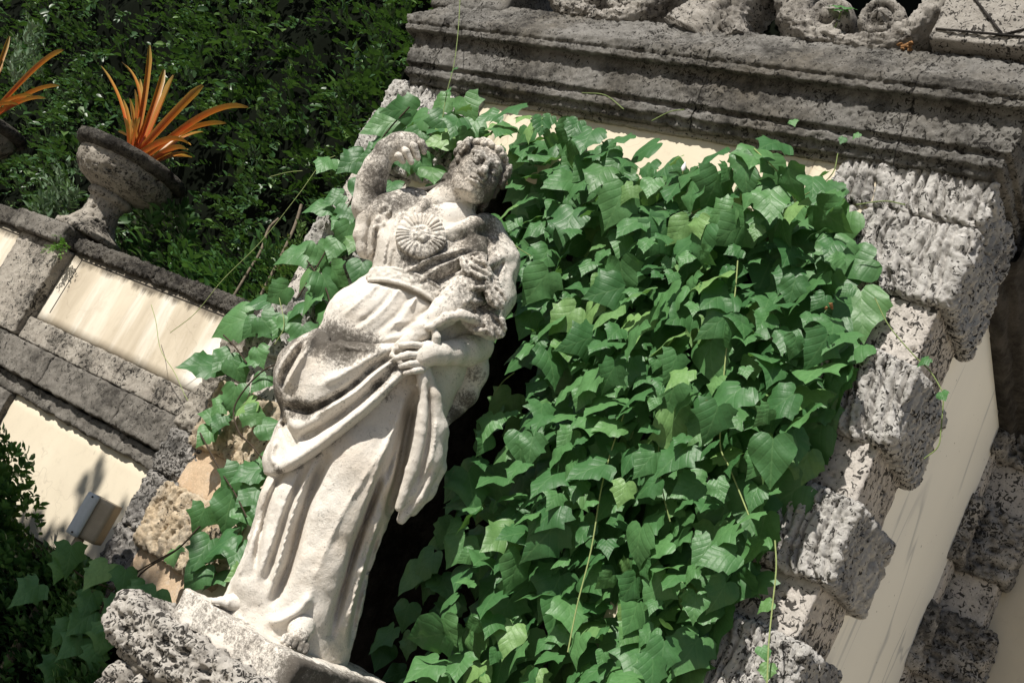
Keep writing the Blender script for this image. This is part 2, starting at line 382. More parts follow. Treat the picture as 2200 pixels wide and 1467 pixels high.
cornice_seg([('l', 3.9), ('fl', 0), ('f', -3.781)], 1)
cornice_seg([('f', -3.779), ('f', -2.3245)], 1)
cornice_seg([('f', -2.322), ('f', -1.4745)], 1)
cornice_seg([('f', -1.472), ('fr', 0), ('r', 5.45)], 1)
# side of the facade: marble slab, raking moulding, far quoins and the return wall
rough_block('marble_slab', -1.5, -1.165, 3.95, 5.32, 0, 3.59, M['marble'], facade, None, .1, .004, 'X')
V = []
for y, zb in ((3.96, 3.435), (5.35, 3.185)):
    V += [(-1.30, y, zb), (-1.10, y, zb), (-1.02, y, zb+.12), (-1.0, y, 3.62), (-1.30, y, 3.62)]
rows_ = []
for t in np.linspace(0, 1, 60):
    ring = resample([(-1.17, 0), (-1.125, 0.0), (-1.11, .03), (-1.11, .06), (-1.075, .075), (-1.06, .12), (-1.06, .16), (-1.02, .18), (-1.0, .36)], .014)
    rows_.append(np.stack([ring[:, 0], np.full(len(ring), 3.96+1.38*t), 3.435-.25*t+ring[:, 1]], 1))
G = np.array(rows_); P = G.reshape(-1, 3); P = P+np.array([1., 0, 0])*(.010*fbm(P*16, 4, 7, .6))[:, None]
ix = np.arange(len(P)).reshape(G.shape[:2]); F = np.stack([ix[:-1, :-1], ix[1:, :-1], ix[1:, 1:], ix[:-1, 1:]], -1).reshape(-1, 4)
put('side_moulding', mesh_np('side_moulding', P, F, M['darkstone']), facade)  # near-black colour paints the shade on this moulding
for i, (k, z0, z1) in enumerate(ROWS[:9]):
    if k == 'B':
        rough_block('far_quoin', -1.17, -.925+.02*math.sin(i*4), 5.20, 5.42, z0+.03, z1+.03, M['quoin_grey'], facade, d_ped(120+i), .0105, .02)
        rough_block('far_quoin', -1.19, -1.125, 5.06+.02*math.sin(i*3), 5.206, z0+.03, z1+.03, M['quoin_grey'], facade, d_ped(140+i), .0105, .02)
    else:
        rough_block('far_quoin', -1.17, -.965, 5.235, 5.42, z0+.026, z1+.034, M['recess'], facade, d_pits(120+i, 30., .008), .012, .008)
        rough_block('far_quoin', -1.19, -1.15, 5.10, 5.23, z0+.026, z1+.034, M['recess'], facade, d_pits(140+i, 30., .008), .012, .008)
rw = thing('return_wall', (0.6, 5.45, 0), 'shaded cream stucco wall at the right edge beyond the marble slab', 'wall')
rough_block('stucco_field', -1.3, 2.5, 5.36, 5.7, 0, 4.2, M['stucco'], rw, None, .2, .01)

# ---------------------------------------------------------------- carved scroll balustrade on the cornice
bal = thing('carved_balustrade', (-2.6, 3.62, 4.07), 'pale carved stone scroll parapet standing on the cornice', 'balustrade')
def carved(seed, a=.012):
    return lambda P, N: -.011*sstep(.28, .0, np.abs(vnoise(np.stack([P[:, 0]*14, P[:, 1]*14, P[:, 2]*62+P[:, 0]*9], 1), seed)))-.008*sstep(.2, 0, np.abs(vnoise(P*np.array([40, 30, 80]), seed+3)))+.006*fbm(P*16, 3, seed+1)+.004*fbm(P*60, 3, seed+2, .7)
def ribbon(name, pts, width, depth, seed, y=3.60, nseg=14):
    """band of stone following a path in the (x, z) plane: width across the path, rounded front"""
    c = smooth_path([(p[0], 0, p[1]) for p in pts], nseg); n = len(c)
    wd = np.interp(np.linspace(0, 1, n), np.linspace(0, 1, len(width)), width)
    T = np.gradient(c, axis=0); T /= np.linalg.norm(T, axis=1, keepdims=True); S = np.stack([-T[:, 2], 0*T[:, 0], T[:, 0]], 1)
    prof = [(-.5, .5), (-.5, .0), (-.44, -.32), (-.3, -.46), (-.1, -.5), (.1, -.5), (.3, -.46), (.44, -.32), (.5, 0), (.5, .5)]
    prof = resample(prof, .055)
    G = np.array([[c[i]+S[i]*q[0]*wd[i]+np.array([0, y+q[1]*depth, 0]) for q in prof] for i in range(n)])
    du = np.gradient(G, axis=0); dv = np.gradient(G, axis=1); N = np.cross(dv, du); N /= np.maximum(np.linalg.norm(N, axis=2, keepdims=True), 1e-9)
    P = G.reshape(-1, 3)+N.reshape(-1, 3)*carved(seed)(G.reshape(-1, 3), None)[:, None]
    ix = np.arange(len(P)).reshape(G.shape[:2])
    F = [tuple(q) for q in np.stack([ix[:-1, :-1], ix[:-1, 1:], ix[1:, 1:], ix[1:, :-1]], -1).reshape(-1, 4)]
    F += [tuple(ix[0][::-1]), tuple(ix[-1])]
    return put(name, mesh_np(name, P, F, M['scroll']), bal)
def spiral(cx, cz, r0, r1, a0, a1, n=16):
    return [(cx+(r0+(r1-r0)*t)*math.cos(a0+(a1-a0)*t), cz+(r0+(r1-r0)*t)*math.sin(a0+(a1-a0)*t)) for t in np.linspace(0, 1, n)]
rough_block('end_pier', -4.06, -3.57, 3.50, 3.86, 4.02, 4.75, M['cornice'], bal, d_rough(201, .008), .016, .02)
pier = rough_block('pedestal_pier', -1.535, -1.06, 3.47, 3.86, 4.085, 4.80, M['scroll'], bal, d_rough(202, .006, 10), .014, .012)
for (a, b) in (((-1.52, 4.36), (-1.28, 4.13)), ((-1.28, 4.13), (-1.06, 4.24)), ((-1.52, 4.13), (-1.06, 4.13))):
    V_, F_ = tube(np.linspace((a[0], 3.466, a[1]), (b[0], 3.466, b[1]), 8), .005, 5); put('incised_line', mesh_np('incised_line', V_, F_, M['darkstone']), pier)
# scroll S-bands: left trio, centre trunk, right pair of volutes with the big C that carries them
ribbon('scroll_band', [(-3.47, 4.62), (-3.42, 4.36), (-3.35, 4.20), (-3.24, 4.105), (-3.11, 4.085)], [.13, .15, .14, .10, .07], .20, 210)
ribbon('scroll_band', [(-3.10, 4.075), (-3.00, 4.075), (-2.88, 4.11), (-2.79, 4.22), (-2.74, 4.42)], [.06, .08, .11, .11, .10], .20, 211)
ribbon('scroll_band', [(-2.56, 4.04), (-2.52, 4.15), (-2.46, 4.28), (-2.44, 4.5)], [.34, .26, .20, .2], .24, 213)
ribbon('scroll_band', [(-2.34, 4.04), (-2.40, 4.16), (-2.37, 4.32), (-2.42, 4.5)], [.10, .12, .12, .1], .20, 214)
ribbon('scroll_band', [(-2.25, 4.62), (-2.20, 4.36), (-2.14, 4.20), (-2.03, 4.105), (-1.90, 4.085)], [.13, .16, .15, .10, .07], .20, 215)
ribbon('scroll_band', [(-1.90, 4.075), (-1.80, 4.075), (-1.69, 4.11), (-1.61, 4.22), (-1.56, 4.42)], [.06, .08, .11, .10, .09], .20, 216)
for cx, cz, sd, sg in ((-1.985, 4.195, 217, 1), (-1.775, 4.205, 218, -1), (-3.19, 4.20, 219, 1), (-2.98, 4.205, 220, -1)):
    th = np.linspace(0, 2*math.pi, 49)[:-1]; rr = np.array([.0, .02, .035, .045, .052, .066, .082, .092, .094, .092])
    yy = np.array([-.105, -.10, -.085, -.07, -.078, -.095, -.085, -.05, .0, .08])
    G = np.array([[(cx+r*math.cos(t), 3.60+y, cz+r*math.sin(t)) for t in th] for r, y in zip(rr, yy)])
    P = G.reshape(-1, 3); P = P+np.array([0, -1., 0])*(carved(sd)(P, None))[:, None]
    ix = np.arange(len(P)).reshape(G.shape[:2]); nx = np.roll(ix, -1, 1)
    F = np.stack([ix[:-1], nx[:-1], nx[1:], ix[1:]], -1).reshape(-1, 4)
    put('volute', mesh_np('volute', P, F, M['scroll']), bal)
rough_block('base_course', -3.56, -1.54, 3.56, 3.84, 4.0, 4.052, M['cornice'], bal, d_rough(203, .006), .02, .012)

# ---------------------------------------------------------------- garden wall to the left
gw = thing('garden_wall', (-6.5, 3.8, 0), 'low cream garden wall with streaked panel, grey stone bands and mossy coping', 'wall')
rough_block('coping_stone', -5.985, -5.18, 3.722, 3.97, 2.235, 2.322, M['coping'], gw, d_rough(301, .006, 22, .009), .009, .018)
rough_block('coping_stone', -5.176, -4.10, 3.724, 3.97, 2.233, 2.320, M['coping'], gw, d_rough(302, .006, 22, .009), .009, .018)
rough_block('coping_stone', -6.56, -5.99, 3.62, 4.02, 2.228, 2.352, M['band'], gw, d_rough(303, .008, 16), .011, .02)
rough_block('coping_stone', -9.0, -6.564, 3.722, 3.97, 2.235, 2.345, M['coping'], gw, d_rough(304, .009, 16), .016, .018)
rough_block('stone_pier', -6.47, -5.985, 3.675, 3.9, 1.655, 2.226, M['band_light'], gw, d_pits(305, 26, .010, .004), .010, .012)
def panel(x0, x1):
    pn = rough_block('cream_panel', x0, x1, 3.752, 3.9, 1.79, 2.24, M['panel'], gw, None, .06, .003)
    for (a, b, c, d) in ((x0+.10, x1-.12, 2.203, 2.209), (x0+.10, x0+.106, 1.85, 2.203)):
        rough_block('incised_line', a, b, 3.7495, 3.756, c, d, M['darkstone'], pn, None, .1, .0008)
panel(-5.983, -4.12); panel(-8.8, -6.472)
for x0, x1, sdd in ((-5.983, -5.02, 310), (-5.017, -4.12, 311), (-7.4, -6.0, 312)):
    rough_block('pocked_course', x0, x1, 3.715, 3.9, 1.648, 1.788, M['band_light'], gw, d_pits(sdd, 24, .014, .004, .65), .009, .012)
for x0, x1, sdd in ((-6.2, -5.487, 320), (-5.483, -4.778, 321), (-4.774, -4.14, 322), (-7.2, -6.204, 323)):
    rough_block('band_stone', x0, x1, 3.655, 3.9, 1.462, 1.643, M['band'], gw, d_pits(sdd, 30, .007, .006, .4), .009, .012)
for x0, x1, sdd in ((-6.1, -4.69, 330), (-4.687, -4.14, 331), (-7.2, -6.103, 332)):
    rough_block('lower_moulding', x0, x1, 3.705, 3.9, 1.362, 1.452, M['band'], gw, d_rough(sdd, .008, 16), .010, .014)
rough_block('cream_field', -9.0, -4.12, 3.742, 3.9, 0, 1.40, M['stucco'], gw, None, .1, .003)
rough_block('end_quoin', -6.5, -5.72, 3.70, 3.9, .9, 1.36, M['band'], gw, d_knobs(340, 26, .012), .014, .014)

# ================================================================== the statue (its own frame: a to the right, b towards the viewer's side, h up)
SO = np.array([-2.60, 3.05, 1.10]); SA = np.array([.76101509, .64873418, 0]); SB = np.array([.64873418, -.76101509, 0]); SZ = np.array([0, 0, 1.])
def s2w(P): P = np.asarray(P, float); return SO+P[..., 0:1]*SA+P[..., 1:2]*SB+P[..., 2:3]*SZ
def smin(x, y, k):
    if k <= 0: return np.minimum(x, y)
    h = np.clip(.5+.5*(y-x)/k, 0, 1); return y+(x-y)*h-k*h*(1-h)
class Field:
    def __init__(s, lo, hi, res):
        s.lo = np.array(lo, float); s.res = res; n = np.ceil((np.array(hi)-s.lo)/res).astype(int)+1
        s.ax = [s.lo[i]+np.arange(n[i])*res for i in range(3)]; s.D = np.full(n, .3, np.float32)
    def _sl(s, lo, hi, m):
        out = []
        for i in range(3):
            a = max(0, int((lo[i]-m-s.lo[i])/s.res)); b = min(len(s.ax[i]), int((hi[i]+m-s.lo[i])/s.res)+2); out.append(slice(a, max(b, a+1)))
        return tuple(out)
    def _g(s, sl): return s.ax[0][sl[0]][:, None, None], s.ax[1][sl[1]][None, :, None], s.ax[2][sl[2]][None, None, :]
    def add(s, d, sl, k=0., sub=False):
        if sub: s.D[sl] = -smin(-s.D[sl], d, k)
        else: s.D[sl] = smin(s.D[sl], d, k)
    def chain(s, pts, rad, k=.01, sub=False, flat=None):
        pts = np.asarray(pts, float); rad = np.broadcast_to(np.asarray(rad, float), (len(pts),))
        for p, q, r1, r2 in zip(pts[:-1], pts[1:], rad[:-1], rad[1:]):
            R = max(r1, r2); sl = s._sl(np.minimum(p, q)-R, np.maximum(p, q)+R, k+.03); x, y, z = s._g(sl); e = q-p; L = max(e@e, 1e-9)
            t = np.clip(((x-p[0])*e[0]+(y-p[1])*e[1]+(z-p[2])*e[2])/L, 0, 1)
            d = np.sqrt((x-p[0]-t*e[0])**2+(y-p[1]-t*e[1])**2+(z-p[2]-t*e[2])**2)-(r1+(r2-r1)*t)
            s.add(d, sl, k, sub)
    def ball(s, c, r, k=.02, sub=False, R=None):
        c = np.asarray(c, float); r = np.broadcast_to(np.asarray(r, float), (3,)); m = r.max() if R is not None else r
        sl = s._sl(c-m, c+m, k+.03); x, y, z = s._g(sl); x = x-c[0]; y = y-c[1]; z = z-c[2]
        if R is not None: x, y, z = (x*R[0][i]+y*R[1][i]+z*R[2][i] for i in range(3))
        k0 = np.sqrt((x/r[0])**2+(y/r[1])**2+(z/r[2])**2); k1 = np.sqrt((x/r[0]**2)**2+(y/r[1]**2)**2+(z/r[2]**2)**2)
        s.add(k0*(k0-1)/np.maximum(k1, 1e-6), sl, k, sub)
    def loft(s, S, k=.02):
        S = np.array(sorted(S)); h = s.ax[2]; ac, bc, wa, wb = (np.interp(h, S[:, 0], S[:, i])[None, None, :] for i in (1, 2, 3, 4))
        x, y = s.ax[0][:, None, None], s.ax[1][None, :, None]
        d = (np.sqrt(((x-ac)/wa)**2+((y-bc)/wb)**2)-1)*np.minimum(wa, wb)
        d = np.maximum(d, np.maximum(S[0, 0]-h, h-S[-1, 0])[None, None, :]); s.D = smin(s.D, d.astype(np.float32), k)
    def relief(s, lines, bmin=0., soft=.05):
        X, Z = np.meshgrid(s.ax[0], s.ax[2], indexing='ij'); R = np.zeros_like(X)
        for pts, wd, amp, kind in lines:
            pts = smooth_path([(p[0], 0, p[1]) for p in pts], 4)[:, [0, 2]]
            m = (X > pts[:, 0].min()-4*wd) & (X < pts[:, 0].max()+4*wd) & (Z > pts[:, 1].min()-4*wd) & (Z < pts[:, 1].max()+4*wd)
            if not m.any(): continue
            x, z = X[m], Z[m]; best = np.full(len(x), 9.); tt = np.zeros(len(x)); n = len(pts)-1
            for i in range(n):
                e = pts[i+1]-pts[i]; t = np.clip(((x-pts[i, 0])*e[0]+(z-pts[i, 1])*e[1])/max(e@e, 1e-9), 0, 1)
                d = np.hypot(x-pts[i, 0]-t*e[0], z-pts[i, 1]-t*e[1]); u = d < best; best[u] = d[u]; tt[u] = (i+t[u])/n
            fade = np.minimum(1, 5*np.minimum(tt+.06, 1.06-tt))
            pr = np.exp(-np.abs(best)/wd*1.1) if kind == 'c' else (np.exp(-(best/wd)**2) if kind == 'g' else sstep(1.25, .8, best/wd))
            R[m] += amp*fade*pr
        wgt = sstep(bmin-soft, bmin+soft, s.ax[1])
        s.D -= (R[:, None, :]*wgt[None, :, None]).astype(np.float32)
    def clip2d(s, poly, k=.015):
        X, Z = np.meshgrid(s.ax[0], s.ax[2], indexing='ij'); p = np.array(poly); q = np.roll(p, -1, 0); d = np.full(X.shape, 9.); ins = np.zeros(X.shape, bool)
        for (x0, z0), (x1, z1) in zip(p, q):
            ex, ez = x1-x0, z1-z0; t = np.clip(((X-x0)*ex+(Z-z0)*ez)/max(ex*ex+ez*ez, 1e-9), 0, 1); d = np.minimum(d, np.hypot(X-x0-t*ex, Z-z0-t*ez))
            c = ((z0 > Z) != (z1 > Z)) & (X < (x1-x0)*(Z-z0)/(z1-z0+1e-12)+x0); ins ^= c
        sd_ = np.where(ins, -d, d)[:, None, :].astype(np.float32); s.D = -smin(-s.D, -sd_, k)
    def erode(s, amp, sc, seed=0):
        m = np.abs(s.D) < .013; I = np.argwhere(m); P = np.stack([s.ax[i][I[:, i]] for i in range(3)], 1)
        s.D[m] += (amp*fbm(P*sc, 3, seed, .6)).astype(np.float32)
    def mesh(s):
        D = s.D; n = np.array(D.shape); S = D < 0
        c = [S[dx:n[0]-1+dx, dy:n[1]-1+dy, dz:n[2]-1+dz] for dx in (0, 1) for dy in (0, 1) for dz in (0, 1)]
        any_ = c[0].copy(); all_ = c[0].copy()
        for q in c[1:]: any_ |= q; all_ &= q
        I = np.argwhere(any_ & ~all_); cid = np.full(n-1, -1, np.int32); cid[I[:, 0], I[:, 1], I[:, 2]] = np.arange(len(I))
        off = np.array([(dx, dy, dz) for dx in (0, 1) for dy in (0, 1) for dz in (0, 1)])
        v = np.stack([D[I[:, 0]+o[0], I[:, 1]+o[1], I[:, 2]+o[2]] for o in off], 1)
        acc = np.zeros((len(I), 3)); cnt = np.zeros(len(I))
        for i in range(8):
            for j in range(i+1, 8):
                if np.abs(off[i]-off[j]).sum() != 1: continue
                m = (v[:, i] < 0) != (v[:, j] < 0); t = v[m, i]/(v[m, i]-v[m, j]); acc[m] += off[i]+t[:, None]*(off[j]-off[i]); cnt[m] += 1
        V = s.lo+(I+acc/cnt[:, None])*s.res; Fs = []
        for ax in range(3):
            u, w_ = [(1, 2), (2, 0), (0, 1)][ax]
            a = [slice(None)]*3; b = [slice(None)]*3; a[ax] = slice(0, -1); b[ax] = slice(1, None)
            E = np.argwhere(S[tuple(a)] != S[tuple(b)])
            E = E[(E[:, u] > 0) & (E[:, w_] > 0) & (E[:, u] < n[u]-1) & (E[:, w_] < n[w_]-1)]
            sg = S[E[:, 0], E[:, 1], E[:, 2]]
            def cell(du, dw):
                q = E.copy(); q[:, u] += du; q[:, w_] += dw; return cid[q[:, 0], q[:, 1], q[:, 2]]
            q = np.stack([cell(-1, -1), cell(0, -1), cell(0, 0), cell(-1, 0)], 1); q[~sg] = q[~sg][:, ::-1]; Fs.append(q)
        F = np.concatenate(Fs); return V, F[(F >= 0).all(1)]

def statue_mat():
    m = NB('weathered_marble')
    n1 = m.noise(5, 6, .65); col = m.mix(m.ramp(n1, [(.32, 0), (.68, 1)]), (.655, .60, .53), (.735, .695, .63))
    col = m.mix(m.math('MULTIPLY', m.ramp(m.noise(3.2, 5, .6), [(.5, 0), (.74, 1)]), .5), col, (.66, .53, .39))
    col = m.mix(m.math('MULTIPLY', m.ramp(m.noise(160, 3, .8), [(.52, 0), (.70, 1)]), .35), col, (.36, .31, .25))
    st = m.attr('stain_shade'); brk = m.noise(38, 8, .75); fine = m.noise(95, 5, .85)
    k = m.math('ADD', st, m.math('ADD', m.math('MULTIPLY', m.math('SUBTRACT', brk, .5), 1.1), m.math('MULTIPLY', m.math('SUBTRACT', fine, .5), 2.1)))
    col = m.mix(m.ramp(k, [(.18, 0), (.36, .5), (.60, .84), (.9, .94)]), col, (.06, .051, .041))
    nrm = m.bump(m.noise(170, 4, .8), .75, .005); nrm = m.bump(m.noise(48, 6, .7), .5, .008, nrm)
    return m.done(col, .9, nrm, .2)
M['statue'] = statue_mat()
# lichen and soot crust, plus painted shade on the face's right half (a, b, h, radius, strength)
STAIN_SHADE = []
def stain_shade(pts, r, k, b=.15):
    for a, h in pts: STAIN_SHADE.append((a, b, h, r, k))
stain_shade([(-0.221, 1.835), (-0.181, 1.868), (-0.124, 1.87), (-0.074, 1.828), (-0.061, 1.784), (-0.246, 1.791), (-0.241, 1.743)], .055, .72, .0)
stain_shade([(-0.13, 1.806), (-0.088, 1.78), (-0.079, 1.744)], .05, .62, .05)  # right half of the face: dark crust and painted shade together
stain_shade([(-0.213, 1.819), (-0.175, 1.82), (-0.191, 1.721)], .05, .34, .05)
stain_shade([(-0.5, 1.703), (-0.469, 1.771), (-0.414, 1.813), (-0.375, 1.794), (-0.481, 1.613), (-0.434, 1.559)], .055, .45, .05)
stain_shade([(-0.439, 1.496), (-0.383, 1.428), (-0.373, 1.355), (-0.388, 1.545)], .06, .22, .05)
stain_shade([(-0.329, 1.565), (-0.286, 1.589), (-0.234, 1.579), (-0.327, 1.527)], .05, .40, .05)
stain_shade([(-0.051, 1.496), (-0.086, 1.419), (-0.003, 1.513), (-0.117, 1.354), (-0.03, 1.402), (-0.065, 1.344), (-0.063, 1.557), (-0.035, 1.612)], .055, .34, .12)
stain_shade([(-0.142, 1.456), (-0.216, 1.386)], .04, .36, .15)
stain_shade([(0.006, 1.41), (0.05, 1.396), (0.102, 1.348), (0.014, 1.358), (0.139, 1.312)], .06, .36, .2)
stain_shade([(-0.347, 1.014), (-0.29, 1.008), (-0.237, 1.009), (-0.194, 1.031), (-0.289, 0.972), (-0.231, 0.966), (-0.342, 0.971)], .05, .70, .18)
stain_shade([(-0.408, 0.927), (-0.415, 0.841), (-0.398, 0.778), (-0.374, 0.718), (-0.417, 0.895)], .05, .65, .05)
stain_shade([(-0.115, 1.018), (-0.135, 0.953), (-0.158, 0.895), (-0.188, 0.834), (-0.225, 0.787), (-0.273, 0.744), (-0.32, 0.732)], .03, .62, .18)
stain_shade([(-0.35, 1.059), (-0.302, 1.048)], .03, .42, .18)
stain_shade([(-0.119, 0.789), (-0.149, 0.711), (-0.18, 0.638), (-0.215, 0.571), (-0.258, 0.522)], .022, .5, .18)
stain_shade([(-0.079, 1.001), (-0.084, 0.925)], .04, .6, .2)
stain_shade([(0.204, 0.815), (0.238, 0.733), (0.234, 0.686), (0.198, 1.06), (0.182, 1.146), (0.191, 0.983)], .035, .60, .0)
stain_shade([(0.059, 0.922), (0.09, 0.76), (0.12, 0.635)], .02, .28, .15)
stain_shade([(-0.164, 1.279), (-0.078, 1.289)], .02, .2, .18)
stain_shade([(-0.344, 1.67), (-0.304, 1.688), (-0.263, 1.722)], .05, .95, -.06)
stain_shade([(0.063, 0.071), (0.05, 0.049), (0.086, 0.074)], .04, .5, .3)
def stain_shade_attr(P):
    s = np.zeros(len(P))
    for a, b, h, r, k in STAIN_SHADE:
        d2 = ((P[:, 0]-a)**2+.35*(P[:, 1]-b)**2+(P[:, 2]-h)**2)/r**2; e = k*np.exp(-d2*.75); s = 1-(1-s)*(1-e*.8) if False else np.maximum(s, e)+.12*np.minimum(s, e)
    s += .14*fbm(P*5, 3, 77)-.04+.07*sstep(1.30, 1.62, P[:, 2])
    return np.clip(s*1.45, 0, 1)

statue = thing('stone_statue', (-2.6, 3.05, 1.05), 'weathered pale stone statue of a robed figure raising one fist before the vines', 'statue')
def fig(name, F, parent=statue, ero=None):
    if ero: F.erode(*ero)
    V, Q = F.mesh(); st = stain_shade_attr(V)
    return put(name, mesh_np(name, s2w(V), Q, M['statue'], True, None, None, {'stain_shade': st}), parent)
def c3(ah, b): 
    b = np.broadcast_to(np.asarray(b, float), (len(ah),)); return [(p[0], q, p[1]) for p, q in zip(ah, b)]

# ---- gown: bodice, belly, skirt
SKL = np.array([(-0.363, 1.574), (-0.348, 1.502), (-0.342, 1.425), (-0.339, 1.368), (-0.322, 1.318), (-0.339, 1.24), (-0.378, 1.154), (-0.381, 1.072), (-0.397, 0.929), (-0.355, 0.782), (-0.32, 0.652), (-0.294, 0.519), (-0.276, 0.411), (-0.258, 0.312), (-0.24, 0.224), (-0.234, 0.148), (-0.234, 0.084), (-0.237, 0.042)])
SKR = np.array([(-0.044, 1.671), (0.005, 1.658), (0.05, 1.601), (0.077, 1.516), (0.084, 1.42), (0.108, 1.334), (0.132, 1.25), (0.149, 1.142), (0.159, 0.994), (0.168, 0.867), (0.162, 0.752), (0.153, 0.656), (0.151, 0.554), (0.159, 0.459), (0.175, 0.359), (0.209, 0.235), (0.231, 0.141), (0.247, 0.062)])
hs = np.linspace(.03, 1.66, 60); lo_ = SKL[np.argsort(SKL[:, 1])]; ro_ = SKR[np.argsort(SKR[:, 1])]
aL = np.interp(hs, lo_[:, 1], lo_[:, 0]); aR = np.interp(hs, ro_[:, 1], ro_[:, 0])
bc = np.interp(hs, [0, .5, .9, 1.1, 1.33, 1.5, 1.66], [.02, .02, .02, .03, .0, .0, -.02]); wb = np.interp(hs, [0, .3, .6, .9, 1.1, 1.3, 1.5, 1.66], [.20, .18, .18, .18, .17, .164, .158, .085])
G = Field((-.52, -.27, -.01), (.36, .37, 1.72), .006)
G.loft([(h, (l+r)/2, b, max((r-l)/2, .03), q) for h, l, r, b, q in zip(hs, aL, aR, bc, wb)], 0)
LEG = [(-0.063, 0.818), (-0.035, 0.663), (-0.006, 0.493), (0.022, 0.326), (0.049, 0.187)]
G.chain(c3(LEG, [.08, .135, .15, .135, .12]), [.10, .10, .085, .085, .09], .07)
LEG2 = [(-0.219, 0.641), (-0.191, 0.443), (-0.165, 0.283), (-0.154, 0.161)]
G.chain(c3(LEG2, [.06, .10, .12, .13]), [.09, .075, .065, .06], .05)
G.ball(c3([(-0.063, 1.527)], .07)[0], (.085, .085, .085), .05); G.ball(c3([(-0.231, 1.458)], .080)[0], (.105, .075, .105), .09)
G.ball(c3([(-0.214, 1.138)], .045)[0], (.15, .125, .14), .08)
G.ball(c3([(-0.153, 1.39)], .055)[0], (.16, .115, .11), .07)
# collar rolls, right shoulder pad, sleeve of the raised arm
G.chain(c3([(-0.243, 1.641), (-0.268, 1.599), (-0.274, 1.549), (-0.257, 1.499)], [.03, .105, .145, .155]), [.016, .018, .017, .012], .010)
G.chain(c3([(-0.261, 1.615), (-0.275, 1.576), (-0.287, 1.526)], [.04, .11, .145]), [.014, .017, .014], .006)
G.chain(c3([(-0.045, 1.664), (-0.076, 1.612), (-0.113, 1.563), (-0.149, 1.516)], [.03, .115, .15, .16]), [.034, .030, .025, .018], .008)
G.chain(c3([(-0.039, 1.634), (-0.077, 1.577), (-0.123, 1.519)], [.06, .135, .162]), [.020, .019, .013], .006)
G.chain(c3([(-0.344, 1.571), (-0.392, 1.525), (-0.417, 1.479)], [.02, .03, .03]), [.060, .056, .050], .03)
G.chain(c3([(-0.407, 1.496), (-0.385, 1.433), (-0.369, 1.377)], [.02, .02, .02]), [.052, .05, .042], .02)
G.chain(c3([(-0.436, 1.464), (-0.414, 1.407), (-0.385, 1.358)], .03), [.026, .028, .022], .014)
G.chain(c3([(-0.397, 1.476), (-0.369, 1.412), (-0.349, 1.364)], .06), [.020, .022, .016], .010)
# curled fringe on the sleeve edge
for q in c3([(-0.377, 1.521), (-0.379, 1.497), (-0.378, 1.47), (-0.371, 1.446), (-0.354, 1.436), (-0.364, 1.489), (-0.357, 1.462), (-0.361, 1.519), (-0.385, 1.45)], .085): G.ball(q, .010, .004)
for q in c3([(-0.377, 1.517), (-0.374, 1.468), (-0.354, 1.499), (-0.366, 1.435)], .092): G.chain([np.array(q)+np.array([.017*math.cos(t), .004*math.cos(2*t), .017*math.sin(t)]) for t in np.linspace(0, 6.28, 9)], .0065, .002)
